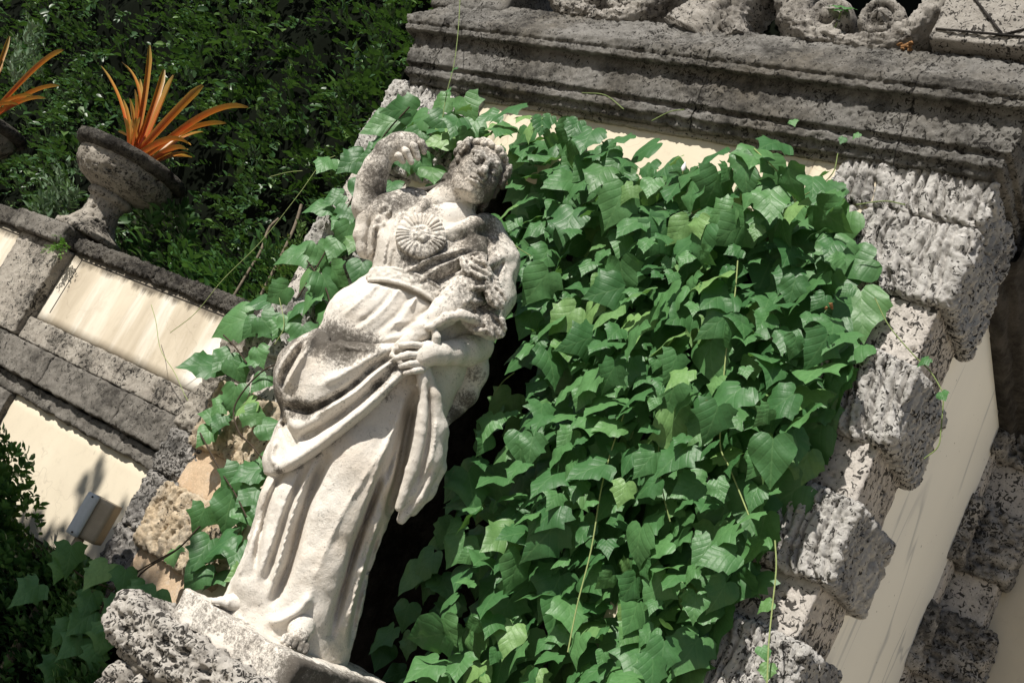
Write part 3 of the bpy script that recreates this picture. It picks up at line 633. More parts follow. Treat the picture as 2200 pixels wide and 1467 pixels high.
# sleeve of the lowered arm
G.chain(c3([(0.1, 1.592), (0.061, 1.549), (0.031, 1.496), (0.017, 1.443)], [.045, .085, .12, .13]), [.016, .018, .017, .013], .004)
G.chain(c3([(0.106, 1.566), (0.119, 1.495), (0.138, 1.427), (0.153, 1.339)], [.05, .07, .075, .08]), [.014, .017, .016, .014], .006)
G.chain(c3([(0.091, 1.528), (0.097, 1.463), (0.116, 1.396)], [.075, .095, .10]), [.012, .014, .010], .005)
G.chain(c3([(-0.021, 1.643), (0.066, 1.57), (0.117, 1.438), (0.128, 1.296)], [-.01, .0, .03, .07]), [.07, .075, .068, .062], .03)
G.chain(c3([(0.06, 1.604), (0.116, 1.525), (0.135, 1.417)], .02), [.022, .03, .02], .02)
V_ = lambda pts, wd, amp, k='g': (pts, wd, amp, k)
G.relief([
 V_([(0.083, 1.563), (0.09, 1.499), (0.112, 1.433)], .007, -.014), V_([(0.006, 1.619), (0.042, 1.606), (0.081, 1.592)], .008, .009, 'c'), V_([(-0.006, 1.599), (0.023, 1.55), (0.027, 1.503)], .008, -.010),
 V_([(0.02, 0.789), (0.005, 0.657), (-0.006, 0.52), (-0.0, 0.384), (0.013, 0.254)], .012, 0.0108, 'c'),
 V_([(-0.143, 0.634), (-0.132, 0.508), (-0.112, 0.397), (-0.081, 0.267), (-0.07, 0.145)], .016, -0.0540),
 V_([(-0.171, 0.593), (-0.164, 0.509), (-0.146, 0.396), (-0.119, 0.282), (-0.095, 0.159)], .011, 0.0243, 'c'),
 V_([(-0.187, 0.567), (-0.173, 0.435), (-0.151, 0.325), (-0.127, 0.202)], .012, -0.0324),
 V_([(-0.2, 0.543), (-0.189, 0.427), (-0.168, 0.308), (-0.151, 0.198)], .010, 0.0135, 'c'),
 V_([(-0.248, 0.536), (-0.245, 0.433), (-0.213, 0.311), (-0.171, 0.197)], .012, -0.0297),
 V_([(-0.263, 0.494), (-0.25, 0.361), (-0.226, 0.253), (-0.208, 0.134)], .011, 0.0162, 'c'),
 V_([(-0.261, 0.443), (-0.242, 0.313), (-0.225, 0.202)], .009, -0.0162),
 V_([(0.027, 0.961), (0.068, 0.821), (0.11, 0.683), (0.129, 0.579)], .016, -0.0945),
 V_([(-0.008, 0.943), (0.011, 0.827), (0.024, 0.692), (0.043, 0.544)], .009, 0.0175, 'c'),
 V_([(0.016, 0.938), (0.044, 0.809), (0.071, 0.663)], .010, -0.0297),
 V_([(0.038, 0.727), (0.063, 0.58), (0.083, 0.425), (0.117, 0.263), (0.146, 0.134)], .014, -0.0405),
 V_([(0.103, 0.592), (0.125, 0.446), (0.155, 0.29), (0.187, 0.154)], .011, 0.0189, 'c'),
 V_([(0.129, 0.517), (0.155, 0.374), (0.182, 0.25), (0.221, 0.125)], .010, -0.0243),
 V_([(0.022, 0.224), (0.019, 0.172), (-0.018, 0.112), (-0.055, 0.086)], .016, 0.0270),
 V_([(-0.154, 1.299), (-0.106, 1.4), (-0.048, 1.484)], .011, .024, 'c'), V_([(-0.129, 1.303), (-0.066, 1.394), (-0.021, 1.466)], .009, -0.0162),
 V_([(-0.084, 1.305), (-0.03, 1.395), (0.009, 1.463)], .010, .024, 'c'), V_([(-0.215, 1.309), (-0.159, 1.396), (-0.101, 1.461), (-0.047, 1.519)], .010, .024, 'c'), V_([(-0.183, 1.319), (-0.133, 1.399), (-0.067, 1.466)], .009, -0.0135),
 V_([(-0.412, 1.463), (-0.391, 1.406), (-0.362, 1.344)], .006, -.016), V_([(-0.377, 1.443), (-0.356, 1.396), (-0.336, 1.348)], .005, -.012), V_([(-0.426, 1.435), (-0.403, 1.379), (-0.381, 1.333)], .006, .008, 'c'),
 V_([(-0.326, 1.532), (-0.318, 1.474), (-0.298, 1.408)], .007, .009, 'c'), V_([(-0.307, 1.534), (-0.301, 1.484), (-0.29, 1.441)], .006, -.009), V_([(-0.224, 1.401), (-0.222, 1.354), (-0.215, 1.32)], .007, .008, 'c'), V_([(-0.188, 1.402), (-0.18, 1.358)], .006, -.008), V_([(-0.316, 1.456), (-0.299, 1.388), (-0.279, 1.323)], .006, -.008),
 V_([(-0.321, 1.425), (-0.3, 1.361), (-0.282, 1.305)], .008, 0.0108, 'c'), V_([(-0.277, 1.392), (-0.256, 1.318)], .008, -0.0108), V_([(-0.248, 1.38), (-0.237, 1.316)], .007, 0.0081, 'c'),
 V_([(-0.016, 1.279), (-0.054, 1.194), (-0.113, 1.116), (-0.188, 1.052)], .014, 0.0135), V_([(-0.045, 1.282), (-0.094, 1.2), (-0.16, 1.137)], .010, 0.0121, 'c'), V_([(-0.063, 1.264), (-0.108, 1.174)], .010, -0.0135),
 V_([(-0.265, 1.266), (-0.291, 1.178), (-0.323, 1.086)], .010, .010, 'c'), V_([(-0.192, 1.284), (-0.205, 1.187), (-0.241, 1.084)], .010, .011, 'c'), V_([(-0.211, 1.268), (-0.227, 1.166), (-0.266, 1.08)], .010, -.011), V_([(-0.129, 1.284), (-0.136, 1.187), (-0.165, 1.094)], .010, .011, 'c'), V_([(-0.15, 1.273), (-0.162, 1.173), (-0.196, 1.084)], .010, -.010), V_([(-0.064, 1.282), (-0.069, 1.204), (-0.09, 1.123)], .009, .010, 'c'),
 V_([(-0.295, 1.254), (-0.232, 1.273), (-0.156, 1.284), (-0.082, 1.282), (-0.021, 1.271)], .012, -.020),
 V_([(-0.219, 1.282), (-0.203, 1.225)], .007, 0.0081, 'c'), V_([(-0.133, 1.292), (-0.13, 1.218)], .007, 0.0095, 'c'), V_([(-0.275, 1.252), (-0.277, 1.185)], .007, 0.0054, 'c'),
], .02, .06)
gown = fig('gown', G, ero=(.0025, 22, 5))
def front_b(a, h):
    i, k = int(round((a-G.lo[0])/G.res)), int(round((h-G.lo[2])/G.res)); c_ = np.where(G.D[min(max(i, 0), G.D.shape[0]-1), :, k] < 0)[0]
    return G.ax[1][c_[-1]] if len(c_) else .0

# ---- mantle wrapped round the hips, its hanging end and the piece behind the arm
K = Field((-.56, -.30, .40), (.36, .42, 1.30), .006)
hs2 = np.linspace(.42, 1.28, 40)
mL = np.interp(hs2, *zip(*sorted([(h, a) for a, h in [(-0.399, 1.104), (-0.398, 1.043), (-0.435, 0.981), (-0.471, 0.895), (-0.454, 0.823), (-0.406, 0.755), (-0.36, 0.705), (-0.348, 0.619), (-0.346, 0.538), (-0.321, 0.505)]])))
mR = np.interp(hs2, *zip(*sorted([(h, a) for a, h in [(0.116, 1.338), (0.155, 1.223), (0.187, 1.105), (0.188, 1.01), (0.167, 0.942), (0.139, 0.796), (0.126, 0.679)]])))
K.loft([(h, (l+r)/2, .03, (r-l)/2, .20+.015*math.sin(h*9)) for h, l, r in zip(hs2, mL, mR)], 0)
K.clip2d([(-0.385, 1.027), (-0.326, 1.015), (-0.267, 1.016), (-0.184, 1.048), (-0.119, 1.088), (-0.044, 1.076), (-0.02, 1.029), (-0.055, 0.974), (-0.088, 0.866), (-0.117, 0.785), (-0.165, 0.675), (-0.217, 0.574), (-0.27, 0.504), (-0.312, 0.49), (-0.357, 0.524), (-0.37, 0.597), (-0.373, 0.666), (-0.418, 0.732), (-0.477, 0.792), (-0.498, 0.862), (-0.446, 0.963)], .022)
K.relief([
 V_([(-0.054, 1.007), (-0.094, 0.874), (-0.128, 0.788), (-0.171, 0.687), (-0.223, 0.59), (-0.271, 0.526)], .022, 0.0405), V_([(-0.078, 1.012), (-0.117, 0.883), (-0.161, 0.784), (-0.213, 0.7), (-0.253, 0.645)], .017, -0.0405),
 V_([(-0.104, 1.044), (-0.146, 0.972), (-0.179, 0.883), (-0.219, 0.809), (-0.263, 0.754), (-0.307, 0.745)], .013, -0.0405), V_([(-0.092, 1.032), (-0.127, 0.954), (-0.155, 0.872), (-0.202, 0.794), (-0.237, 0.744)], .012, 0.0243, 'c'),
 V_([(-0.122, 1.062), (-0.173, 0.989), (-0.22, 0.91), (-0.27, 0.839)], .014, 0.0189), V_([(-0.348, 0.73), (-0.301, 0.734), (-0.257, 0.743)], .009, -0.0270),
 V_([(-0.375, 1.0), (-0.372, 0.923), (-0.374, 0.841), (-0.38, 0.774)], .012, 0.0297, 'c'), V_([(-0.389, 0.987), (-0.397, 0.909), (-0.401, 0.826), (-0.387, 0.762)], .016, -.014),
 V_([(-0.408, 0.963), (-0.423, 0.886), (-0.422, 0.815), (-0.385, 0.745)], .014, 0.0243), V_([(-0.332, 0.986), (-0.232, 1.0), (-0.134, 1.051)], .012, 0.0162, 'c'),
 V_([(-0.339, 0.688), (-0.294, 0.65), (-0.248, 0.617)], .014, -.030), V_([(-0.32, 0.68), (-0.275, 0.686), (-0.214, 0.735)], .02, 0.0135), V_([(-0.324, 0.616), (-0.309, 0.563), (-0.28, 0.535)], .012, 0.0189),
 V_([(-0.3, 0.994), (-0.321, 1.007)], .014, -0.0270),
], .0, .06)
K.chain(c3([(0.176, 1.012), (0.179, 1.078), (0.17, 1.158), (0.152, 1.215)], [-.02, -.02, -.01, .0]), [.03, .05, .055, .05], .02)
K.chain(c3([(0.159, 0.938), (0.175, 1.015)], [.0, -.02]), [.025, .035], .02)
K.chain(c3([(0.007, 1.056), (0.073, 0.989), (0.135, 0.894), (0.166, 0.793), (0.182, 0.668), (0.179, 0.569)], [.215, .20, .175, .16, .15, .15]), [.022, .03, .042, .05, .042, .016], .012)
K.chain(c3([(0.088, 0.982), (0.159, 0.891), (0.204, 0.787), (0.212, 0.701), (0.198, 0.614)], [.16, .14, .12, .11, .11]), [.02, .03, .034, .034, .022], .012)
K.chain(c3([(0.007, 1.042), (0.054, 0.976), (0.103, 0.857), (0.133, 0.73), (0.151, 0.599)], [.225, .225, .215, .20, .18]), [.02, .022, .024, .022, .014], .006)
K.relief([V_([(0.047, 1.006), (0.109, 0.912), (0.153, 0.792), (0.176, 0.681)], .008, -0.0216), V_([(0.123, 0.919), (0.162, 0.833), (0.182, 0.737)], .008, 0.0108, 'c'), V_([(0.182, 0.772), (0.19, 0.688), (0.18, 0.596)], .008, -0.0162)], .05, .05)
mantle = fig('mantle', K, ero=(.0025, 22, 9))

# ---- flesh: neck, shoulders, raised arm and fist, lowered forearm and hand, feet
Bf = Field((-.60, -.22, -.03), (.24, .44, 1.92), .0065)
NK = [(-0.142, 1.759), (-0.159, 1.679), (-0.16, 1.617)]
Bf.chain(c3(NK, [.02, .01, .0]), [.058, .056, .075], .02)
Bf.chain(c3([(-0.268, 1.552), (-0.171, 1.586), (-0.047, 1.624)], [.02, .035, .02]), [.055, .075, .05], .05)
Bf.chain(c3([(-0.256, 1.559), (-0.175, 1.565)], [.085, .105]), [.012, .010], .02); Bf.chain(c3([(-0.067, 1.613), (-0.154, 1.568)], [.075, .108]), [.012, .010], .02)
Bf.chain(c3([(-0.166, 1.603), (-0.131, 1.462), (-0.082, 1.33), (-0.032, 1.124), (-0.04, 0.853), (-0.021, 0.677)], .0), .07, .03)
Bf.chain(c3([(-0.337, 1.579), (-0.419, 1.499)], [.0, .01]), [.062, .058], .02)
Bf.chain(c3([(-0.416, 1.491), (-0.449, 1.517), (-0.476, 1.592), (-0.484, 1.655), (-0.482, 1.717), (-0.464, 1.755)], [.01, .02, .04, .055, .065, .07]), [.054, .056, .053, .046, .038, .035], .02)
Bf.chain(c3([(-0.469, 1.727), (-0.448, 1.759), (-0.418, 1.782)], [.065, .07, .075]), [.036, .044, .042], .02)
# lowered arm
Bf.chain(c3([(0.144, 1.239), (0.111, 1.193), (0.074, 1.156), (0.039, 1.134)], [.06, .12, .18, .215]), [.058, .052, .042, .036], .02)
Bf.chain(c3([(0.039, 1.122), (0.005, 1.108), (-0.011, 1.081)], [.215, .232, .235]), [.036, .040, .036], .02)
# feet (each on its own fine grid, ankles inside the skirt)
Bf.chain([(-.08, .08, .25), (-.13, .11, .12)], [.04, .036], .015); Bf.chain([(.04, .12, .28), (.045, .17, .14)], [.045, .042], .015)
body = fig('body', Bf, ero=(.0018, 26, 12))
F1 = Field((-.29, .04, .0), (-.05, .26, .19), .0034)
F1.chain([(-.12, .10, .12), (-.165, .128, .092), (-.205, .148, .074)], [.042, .036, .026], .012)
for i in range(5): F1.chain([(-.205, .118+.0165*i, .072), (-.232+.004*abs(i-2), .116+.018*i, .070), (-.247+.006*abs(i-3), .116+.0185*i, .062)], [.0115, .0105, .0090], .0025)
fig('foot', F1, body, (.0012, 60, 35))
F2 = Field((-.05, .10, .0), (.17, .37, .24), .0034)
F2.chain([(.045, .165, .145), (.048, .215, .112), (.056, .265, .082)], [.046, .042, .030], .012)
for i in range(5): F2.chain([(.022+.0165*i, .270, .076), (.016+.019*i, .296-.004*abs(i-1), .074), (.015+.0195*i, .312-.006*abs(i-1), .062)], [.0120, .0110, .0092], .0025)
fig('foot', F2, body, (.0012, 60, 36))
RH = Field((-.50, -.02, 1.66), (-.32, .20, 1.87), .0032)
RH.chain(c3([(-0.469, 1.727), (-0.446, 1.754), (-0.416, 1.779)], [.065, .072, .072]), [.035, .042, .036], .015)
RH.chain(c3([(-0.429, 1.736), (-0.395, 1.759)], [.072, .072]), [.026, .024], .012)
for q, b0 in (([(-0.448, 1.726), (-0.428, 1.711), (-0.407, 1.706)], .100), ([(-0.441, 1.756), (-0.412, 1.736), (-0.379, 1.714)], .110), ([(-0.428, 1.781), (-0.395, 1.766), (-0.364, 1.739)], .112), ([(-0.41, 1.802), (-0.38, 1.795), (-0.356, 1.772)], .104)):
    RH.chain(c3(q, [b0-.028, b0+.006, b0-.004]), [.0135, .0140, .0115], .0015)
RH.chain(c3([(-0.445, 1.707), (-0.416, 1.723), (-0.388, 1.749)], [.075, .086, .084]), [.014, .012, .011], .003)
RH.chain(c3([(-0.391, 1.808), (-0.36, 1.802)], [.07, .06]), [.014, .009], .004)
fig('raised_hand', RH, body, (.001, 70, 31))
LH = Field((-.17, .14, .98), (.12, .32, 1.26), .0032)
LH.chain(c3([(0.046, 1.123), (0.005, 1.108), (-0.008, 1.082)], [.21, .230, .232]), [.036, .038, .033], .015)
LH.chain(c3([(-0.022, 1.114), (-0.014, 1.085), (0.003, 1.058)], [.238, .240, .236]), [.020, .020, .018], .010)
for q, r in (([(-0.025, 1.116), (-0.063, 1.101), (-0.097, 1.083)], .0122), ([(-0.019, 1.085), (-0.061, 1.063), (-0.094, 1.032)], .0130), ([(-0.007, 1.061), (-0.038, 1.039), (-0.065, 1.019)], .0120), ([(0.006, 1.043), (-0.016, 1.024), (-0.041, 1.005)], .0108)):
    LH.chain(c3(q, [.245, .260, .246]), [r*1.1, r, r*.78], .0025)
LH.chain(c3([(0.01, 1.129), (-0.003, 1.162), (-0.028, 1.186)], [.235, .255, .25]), [.022, .015, .011], .006)
fig('lowered_hand', LH, body, (.001, 70, 33))

# ---- head with hair
hc = np.array(c3([(-0.152, 1.81)], .05)[0]); ps, ph = math.radians(10), math.radians(3)
fv = np.array([math.sin(ps)*math.cos(ph), math.cos(ps)*math.cos(ph), math.sin(ph)]); rv = np.array([math.cos(ps), -math.sin(ps), 0]); uv_ = np.cross(rv, fv)
rl = math.radians(-2); rv, uv_ = rv*math.cos(rl)+uv_*math.sin(rl), uv_*math.cos(rl)-rv*math.sin(rl)
HB = np.stack([rv, fv, uv_], 1)
HS = 1.10
def hp(*p): return hc+HB@(np.array(p, float)*HS*np.array([1.06, 1, .88]))
def hps(L): return [hp(*p) for p in L]
Hd = Field(hc-.21, hc+.21, .0036)
RT = HB
Hd.ball(hp(0, -.018, .028), np.array((.082, .096, .082))*HS, .01, R=RT); Hd.ball(hp(0, .022, -.030), np.array((.068, .070, .076))*HS, .03, R=RT)
Hd.ball(hp(0, .050, -.092), np.array((.030, .034, .026))*HS, .03, R=RT); Hd.ball(hp(0, .072, -.098), .014*HS, .016)
for sx in (-1, 1):
    Hd.ball(hp(sx*.036, .055, -.034), .028*HS, .03); Hd.chain(hps([(sx*.055, .01, -.06), (sx*.03, .045, -.095)]), .022*HS, .03)
    Hd.ball(hp(sx*.031, .094, .013), .019*HS, .014, True)
    Hd.ball(hp(sx*.031, .0735, .011), .0165*HS, .002)
    Hd.chain(hps([(sx*.017, .085, .014), (sx*.024, .0905, .0215), (sx*.033, .0905, .0245), (sx*.042, .084, .0205), (sx*.048, .076, .012)]), .0042*HS, .003)
    Hd.chain(hps([(sx*.019, .084, .004), (sx*.031, .0875, -.0035), (sx*.045, .079, .005)]), .0034*HS, .003)
    Hd.chain(hps([(sx*.012, .092, .032), (sx*.030, .0905, .040), (sx*.050, .074, .034)]), .0075*HS, .010)
    Hd.ball(hp(sx*.0125, .101, -.034), .0105*HS, .006); Hd.ball(hp(sx*.007, .106, -.0445), .005*HS, .004, True)
Hd.chain(hps([(0, .088, .032), (0, .098, .008), (0, .112, -.018), (0, .116, -.030)]), np.array([.0095, .0095, .0115, .0135])*HS, .008)
Hd.ball(hp(0, .082, -.062), np.array((.03, .022, .02))*HS, .014, R=RT)
Hd.chain(hps([(-.024, .086, -.0625), (-.008, .1005, -.0575), (0, .100, -.0595), (.008, .1005, -.0575), (.024, .086, -.0625)]), .0062*HS, .004)
Hd.chain(hps([(-.019, .088, -.072), (0, .0985, -.0745), (.019, .088, -.072)]), .0072*HS, .004)
Hd.chain(hps([(-.024, .092, -.0655), (0, .107, -.066), (.024, .092, -.0655)]), .003*HS, .003, True)
Hd.chain(hps([(0, -.02, -.06), (-.035, -.025, -.13), (-.05, -.03, -.17)]), np.array([.055, .052, .054])*HS, .02)
r2 = random.Random(11)
# hair: waves drawn back from the brow, curls beside the face, a knot behind
for sx in (-1, 1):
    for i in range(9):
        t = i/8; y0 = .062-.075*t; x0 = sx*(.012+.068*math.sin(t*1.5)); z0 = .088-.07*t**1.6
        base = np.array([x0, y0, z0]); out = np.array([x0*.9, y0*.5, z0-.02]); out /= np.linalg.norm(out)
        pts = []
        for j in range(7):
            s_ = j/6; p = base*(1-s_)+np.array([sx*.045, -.10, .05])*s_; p = p/np.linalg.norm(p/np.array([.083, .102, .098]))*1.07
            p = p+np.array([0, -.012, .022])+np.array([0, 0, .004*math.sin(j*2.2+i)]); pts.append(hp(*p))
        Hd.chain(pts, (.0115+.003*r2.random())*HS, .003)
    for i in range(44):
        t = r2.random(); z = .075-.165*t; x = sx*(.070+.012*r2.random()-.014*max(0, (t-.55))); y = .030-.055*t+r2.uniform(-.018, .016)
        p = hp(x, y, z); rr = r2.uniform(.0075, .0135)*HS; a0 = r2.uniform(0, 6.3)
        Hd.chain([p+HB@(np.array([.5*rr*math.cos(a0+q), .8*rr*math.sin(a0+q), 1.1*rr*math.cos(q*1.3)])) for q in (0, 1.6, 3.2, 4.6)], rr*.62, .002)
for i in range(40):
    a0 = r2.uniform(0, 6.3); e = r2.uniform(.05, 1.4); p = np.array([.085*math.cos(e)*math.cos(a0), -.02+.103*math.cos(e)*math.sin(a0), .03+.098*math.sin(e)])
    if p[1] > .035 and p[2] < .085: continue
    Hd.chain(hps([p*1.02, p*1.03+np.array([.016*math.cos(i), -.014, .004*math.sin(i*2)])]), r2.uniform(.009, .013)*HS, .003)
Hd.chain(c3([(-0.23, 1.765), (-0.256, 1.726), (-0.297, 1.693), (-0.344, 1.67)], [-.03, -.05, -.06, -.07]), [.016, .015, .012, .009], .006)
fig('head', Hd, body, ero=(.0014, 60, 21))

# ---- medallion with pleated rim
m_a, m_h = [(-0.219, 1.472)][0]
mb = {(i, k): front_b(m_a+.06*i, m_h+.06*k) for i in (-1, 0, 1) for k in (-1, 0, 1)}
mn = np.array([-(mb[1, 0]-mb[-1, 0])/.12, 1.0, -(mb[0, 1]-mb[0, -1])/.12]); mn /= np.linalg.norm(mn)
mc = np.array([m_a, max(mb[0, 0], sum(mb.values())/9+.012)+.006, m_h]); mx = np.cross(mn, [0, 0, 1.]); mx /= np.linalg.norm(mx); my = np.cross(mx, mn)
if my[2] < 0: my = -my
rr = np.concatenate([np.linspace(.001, .032, 9), np.linspace(.036, .084, 15), [.086, .084]]); th = np.linspace(0, 2*np.pi, 181)[:-1]
RR, TH = np.meshgrid(rr, th, indexing='ij'); ple = np.abs(np.sin(TH*14+.9*np.sin(TH*3+1)+.5*np.sin(TH*7)))**.6*(.75+.25*np.sin(TH*5+2))
Hh = np.where(RR < .034, .014+.006*fbm(np.stack([RR*np.cos(TH)*60, RR*np.sin(TH)*60, RR*0], -1).reshape(-1, 3), 3, 3).reshape(RR.shape)-.012*(RR/.036)**4, .004+.010*ple*sstep(.036, .05, RR)-.006*sstep(.070, .086, RR))
Hh[-1] = -.05; Hh[-2] = -.004
RR2 = RR*(1+.05*ple*(RR > .06)+.02*np.sin(TH*5))
PV = mc+(RR2*np.cos(TH))[..., None]*mx+(RR2*np.sin(TH))[..., None]*my+Hh[..., None]*mn
ix = np.arange(RR.size).reshape(RR.shape); nx = np.roll(ix, -1, 1); Q = np.stack([ix[:-1], ix[1:], nx[1:], nx[:-1]], -1).reshape(-1, 4)
if np.dot(np.cross(PV[3, 1]-PV[3, 0], PV[4, 0]-PV[3, 0]), mn) > 0: Q = Q[:, ::-1]
PV = PV.reshape(-1, 3)
put('medallion', mesh_np('medallion', s2w(PV), Q, M['statue'], True, None, None, {'stain_shade': stain_shade_attr(PV)}), gown)

# ---- belt
BL = Field((-.40, .0, 1.20), (.14, .30, 1.46), .0045)
bp = smooth_path(c3([(-0.307, 1.278), (-0.275, 1.293), (-0.23, 1.305), (-0.17, 1.313), (-0.107, 1.314), (-0.048, 1.306), (0.004, 1.295)], [.05, .118, .158, .176, .184, .186, .18]), 4)
bp[:, 1] = [front_b(p[0], p[2])-.004 for p in bp]; bp[:, 1] = np.convolve(np.pad(bp[:, 1], 3, 'edge'), np.ones(7)/7, 'valid')
BL.chain(bp+np.array([0, .006, .010]), .017, .003); BL.chain(bp+np.array([0, .006, -.010]), .017, .003)
BL.chain(bp+np.array([0, .02, .024]), .0065, .001); BL.chain(bp+np.array([0, .02, -.024]), .008, .001)
for i in range(3, len(bp)-2, 3): BL.ball(bp[i]+np.array([0, .0225, 0]), (.012, .005, .010), .001)
fig('belt', BL, gown, ero=(.001, 60, 3))

# ---- horn of flowers held in the arm
HF = Field((-.18, .02, 1.02), (.22, .36, 1.60), .005)
HF.chain(c3([(-0.098, 1.075), (-0.059, 1.162), (-0.021, 1.263), (0.008, 1.365)], [.225, .215, .20, .18]), [.018, .034, .05, .062], .01)
HF.chain(c3([(-0.113, 1.075), (-0.068, 1.193), (-0.033, 1.3), (-0.005, 1.394)], [.235, .225, .20, .17]), [.008, .009, .010, .010], .003)
HF.chain(c3([(-0.036, 1.183), (-0.008, 1.235), (0.036, 1.271), (0.086, 1.287), (0.13, 1.281)], [.26, .265, .25, .22, .19]), [.014, .017, .018, .018, .014], .004)
HF.chain(c3([(-0.114, 1.063), (-0.109, 1.04), (-0.093, 1.038), (-0.081, 1.055)], [.24, .245, .25, .25]), .008, .003)
r3 = random.Random(5)
LF = [(-0.013, 1.447), (0.024, 1.447), (0.032, 1.401), (0.067, 1.428), (-0.004, 1.394), (0.08, 1.374), (0.111, 1.391), (0.044, 1.354), (0.015, 1.339), (0.118, 1.342), (0.086, 1.325), (0.06, 1.304), (0.153, 1.301), (0.128, 1.279), (-0.013, 1.358), (-0.003, 1.481)]
for i, (a, h) in enumerate(LF):
    b = .17+r3.uniform(-.02, .05); an = r3.uniform(0, 3.1); d = np.array([math.cos(an), r3.uniform(-.3, .3), math.sin(an)])
    n_ = np.array([r3.uniform(-.6, .2), 1, r3.uniform(-.2, .7)]); n_ /= np.linalg.norm(n_); d -= n_*(d@n_); d /= np.linalg.norm(d); e = np.cross(n_, d)
    HF.ball((a, b, h), (.054, .036, .012), .002, R=np.stack([d, e, n_], 1))
    c0 = np.array([a, b, h])+n_*.012; HF.chain([c0-d*.04, c0, c0+d*.04], [.006, .009, .005], .003)
    for sg in (-1, 1): HF.chain([c0-d*.03+e*sg*.026, c0+e*sg*.03+n_*.006, c0+d*.03+e*sg*.018], [.008, .010, .006], .004)
fig('flower_horn', HF, ero=(.003, 45, 8))

# ---- plinth and the rough pedestal under it
def plinth_disp(P, N): return .005*fbm(P*7, 3, 41)+.0025*fbm(P*40, 3, 42, .7)
PL, FQ = box_surface(-2.805, -2.225, 2.745, 3.34, 1.048, 1.150, .011, 'xXyYZ')
lo = np.array([-2.805, 2.745, 1.048])+.009; hi = np.array([-2.225, 3.34, 1.150])-.009
c = np.clip(PL, lo, hi); N = PL-c; L = np.linalg.norm(N, axis=1, keepdims=True); N /= np.maximum(L, 1e-9); PL = c+N*np.minimum(L, .009); PL = PL+N*plinth_disp(PL, N)[:, None]
tilt_ = np.clip((PL[:, 0]+2.7)*.0, -.02, .02); PL[:, 2] += tilt_
dk = .75*sstep(-2.31, -2.22, PL[:, 0])+.32*sstep(.25, .6, fbm(PL*7, 3, 44))  # right end darkened to paint its shaded side; the noise is stain
put('plinth', mesh_np('plinth', PL, FQ, M['statue'], True, None, None, {'stain_shade': np.clip(dk, 0, 1)}), statue)
ped = thing('statue_pedestal', (-2.6, 3.05, 0), 'deeply pocked coral stone pedestal under the statue', 'pedestal')
rough_block('cap_stone', -2.985, -2.10, 2.665, 3.5, .90, 1.042, M['pedestal'], ped, d_ped(51), .0065, .016)
rough_block('bed_stone', -2.92, -2.14, 2.71, 3.5, .855, .896, M['band_light'], ped, d_rough(53, .008), .012, .012)
rough_block('shaft_stone', -2.90, -2.12, 2.70, 3.5, .0, .851, M['pedestal'], ped, d_ped(57), .014, .03)

# ================================================================== vegetation
def leaf_mat(name, c1, c2, c3_, gloss=.5, trans=.35, vein=None, veins=True):
    m = NB(name); n = m.n; oi = n.new('ShaderNodeObjectInfo'); rnd = m.math('FRACT', m.math('ADD', m.math('MULTIPLY', oi.outputs['Random'], 7.31), m.attr('lr')))
    col = m.mix(m.ramp(rnd, [(.0, 0), (.55, .5), (1, 1)]), c1, c2)
    col = m.mix(m.ramp(m.math('FRACT', m.math('MULTIPLY', rnd, 13.7)), [(.86, 0), (.98, .9)]), col, c3_)
    col = m.mix(m.math('MULTIPLY', m.ramp(m.noise(9, 4, .6, m.tc.outputs['UV']), [(.4, 0), (.7, 1)]), .3), col, tuple(x*.7 for x in c1))
    if veins: col = m.mix(m.math('MULTIPLY', m.ramp(m.noise(4.5, 5, .7, m.tc.outputs['UV']), [(.66, 0), (.74, 1)]), m.ramp(m.math('FRACT', m.math('MULTIPLY', rnd, 5.3)), [(.82, 0), (.9, .8)])), col, (.20, .13, .04))
    nrm = None
    if veins:
        sep = n.new('ShaderNodeSeparateXYZ'); m.link(m.tc.outputs['UV'], sep.inputs[0]); x = m.math('ABSOLUTE', sep.outputs[0]); y = sep.outputs[1]
        mid = m.ramp(x, [(.0, 1), (.012, .8), (.024, 0)])
        q = m.math('SUBTRACT', m.math('MULTIPLY', y, 3.6), m.math('MULTIPLY', m.math('POWER', x, .8), 3.6)); fr = m.math('ABSOLUTE', m.math('SUBTRACT', m.math('FRACT', q), .5))
        sv = m.ramp(fr, [(.0, 1), (.02, .6), (.05, 0)]); vn = m.math('MAXIMUM', mid, m.math('MULTIPLY', sv, .5))
        col = m.mix(m.math('MULTIPLY', vn, .16), col, vein)
        hgt = m.math('ADD', m.ramp(fr, [(0, 0), (.16, .6), (.5, .9)]), m.math('MULTIPLY', m.noise(9, 3, .5, m.tc.outputs['UV']), 1.3)); nrm = m.bump(hgt, .26, .005)
    m._set(m.b.inputs['Base Color'], col); m.b.inputs['Roughness'].default_value = gloss; m.b.inputs['Specular IOR Level'].default_value = .35
    if nrm is not None: m.link(nrm, m.b.inputs['Normal'])
    tr = n.new('ShaderNodeBsdfTranslucent'); m.link(m.mix(.5, col, (.20, .42, .05), 'MIX'), tr.inputs['Color'])
    mx = n.new('ShaderNodeMixShader'); mx.inputs[0].default_value = trans; m.link(m.b.outputs[0], mx.inputs[1]); m.link(tr.outputs[0], mx.inputs[2])
    m.link(mx.outputs[0], n['Material Output'].inputs['Surface']); return m.m
M['vine'] = leaf_mat('vine_leaf', (.042, .125, .040), (.098, .225, .076), (.20, .34, .11), .46, .22, (.22, .37, .15))
M['hedge'] = leaf_mat('hedge_leaf', (.020, .055, .016), (.038, .088, .024), (.11, .19, .05), .40, .12, None, False)
M['shrub'] = leaf_mat('glossy_shrub_leaf', (.035, .095, .03), (.06, .14, .04), (.12, .22, .07), .32, .18, None, False)
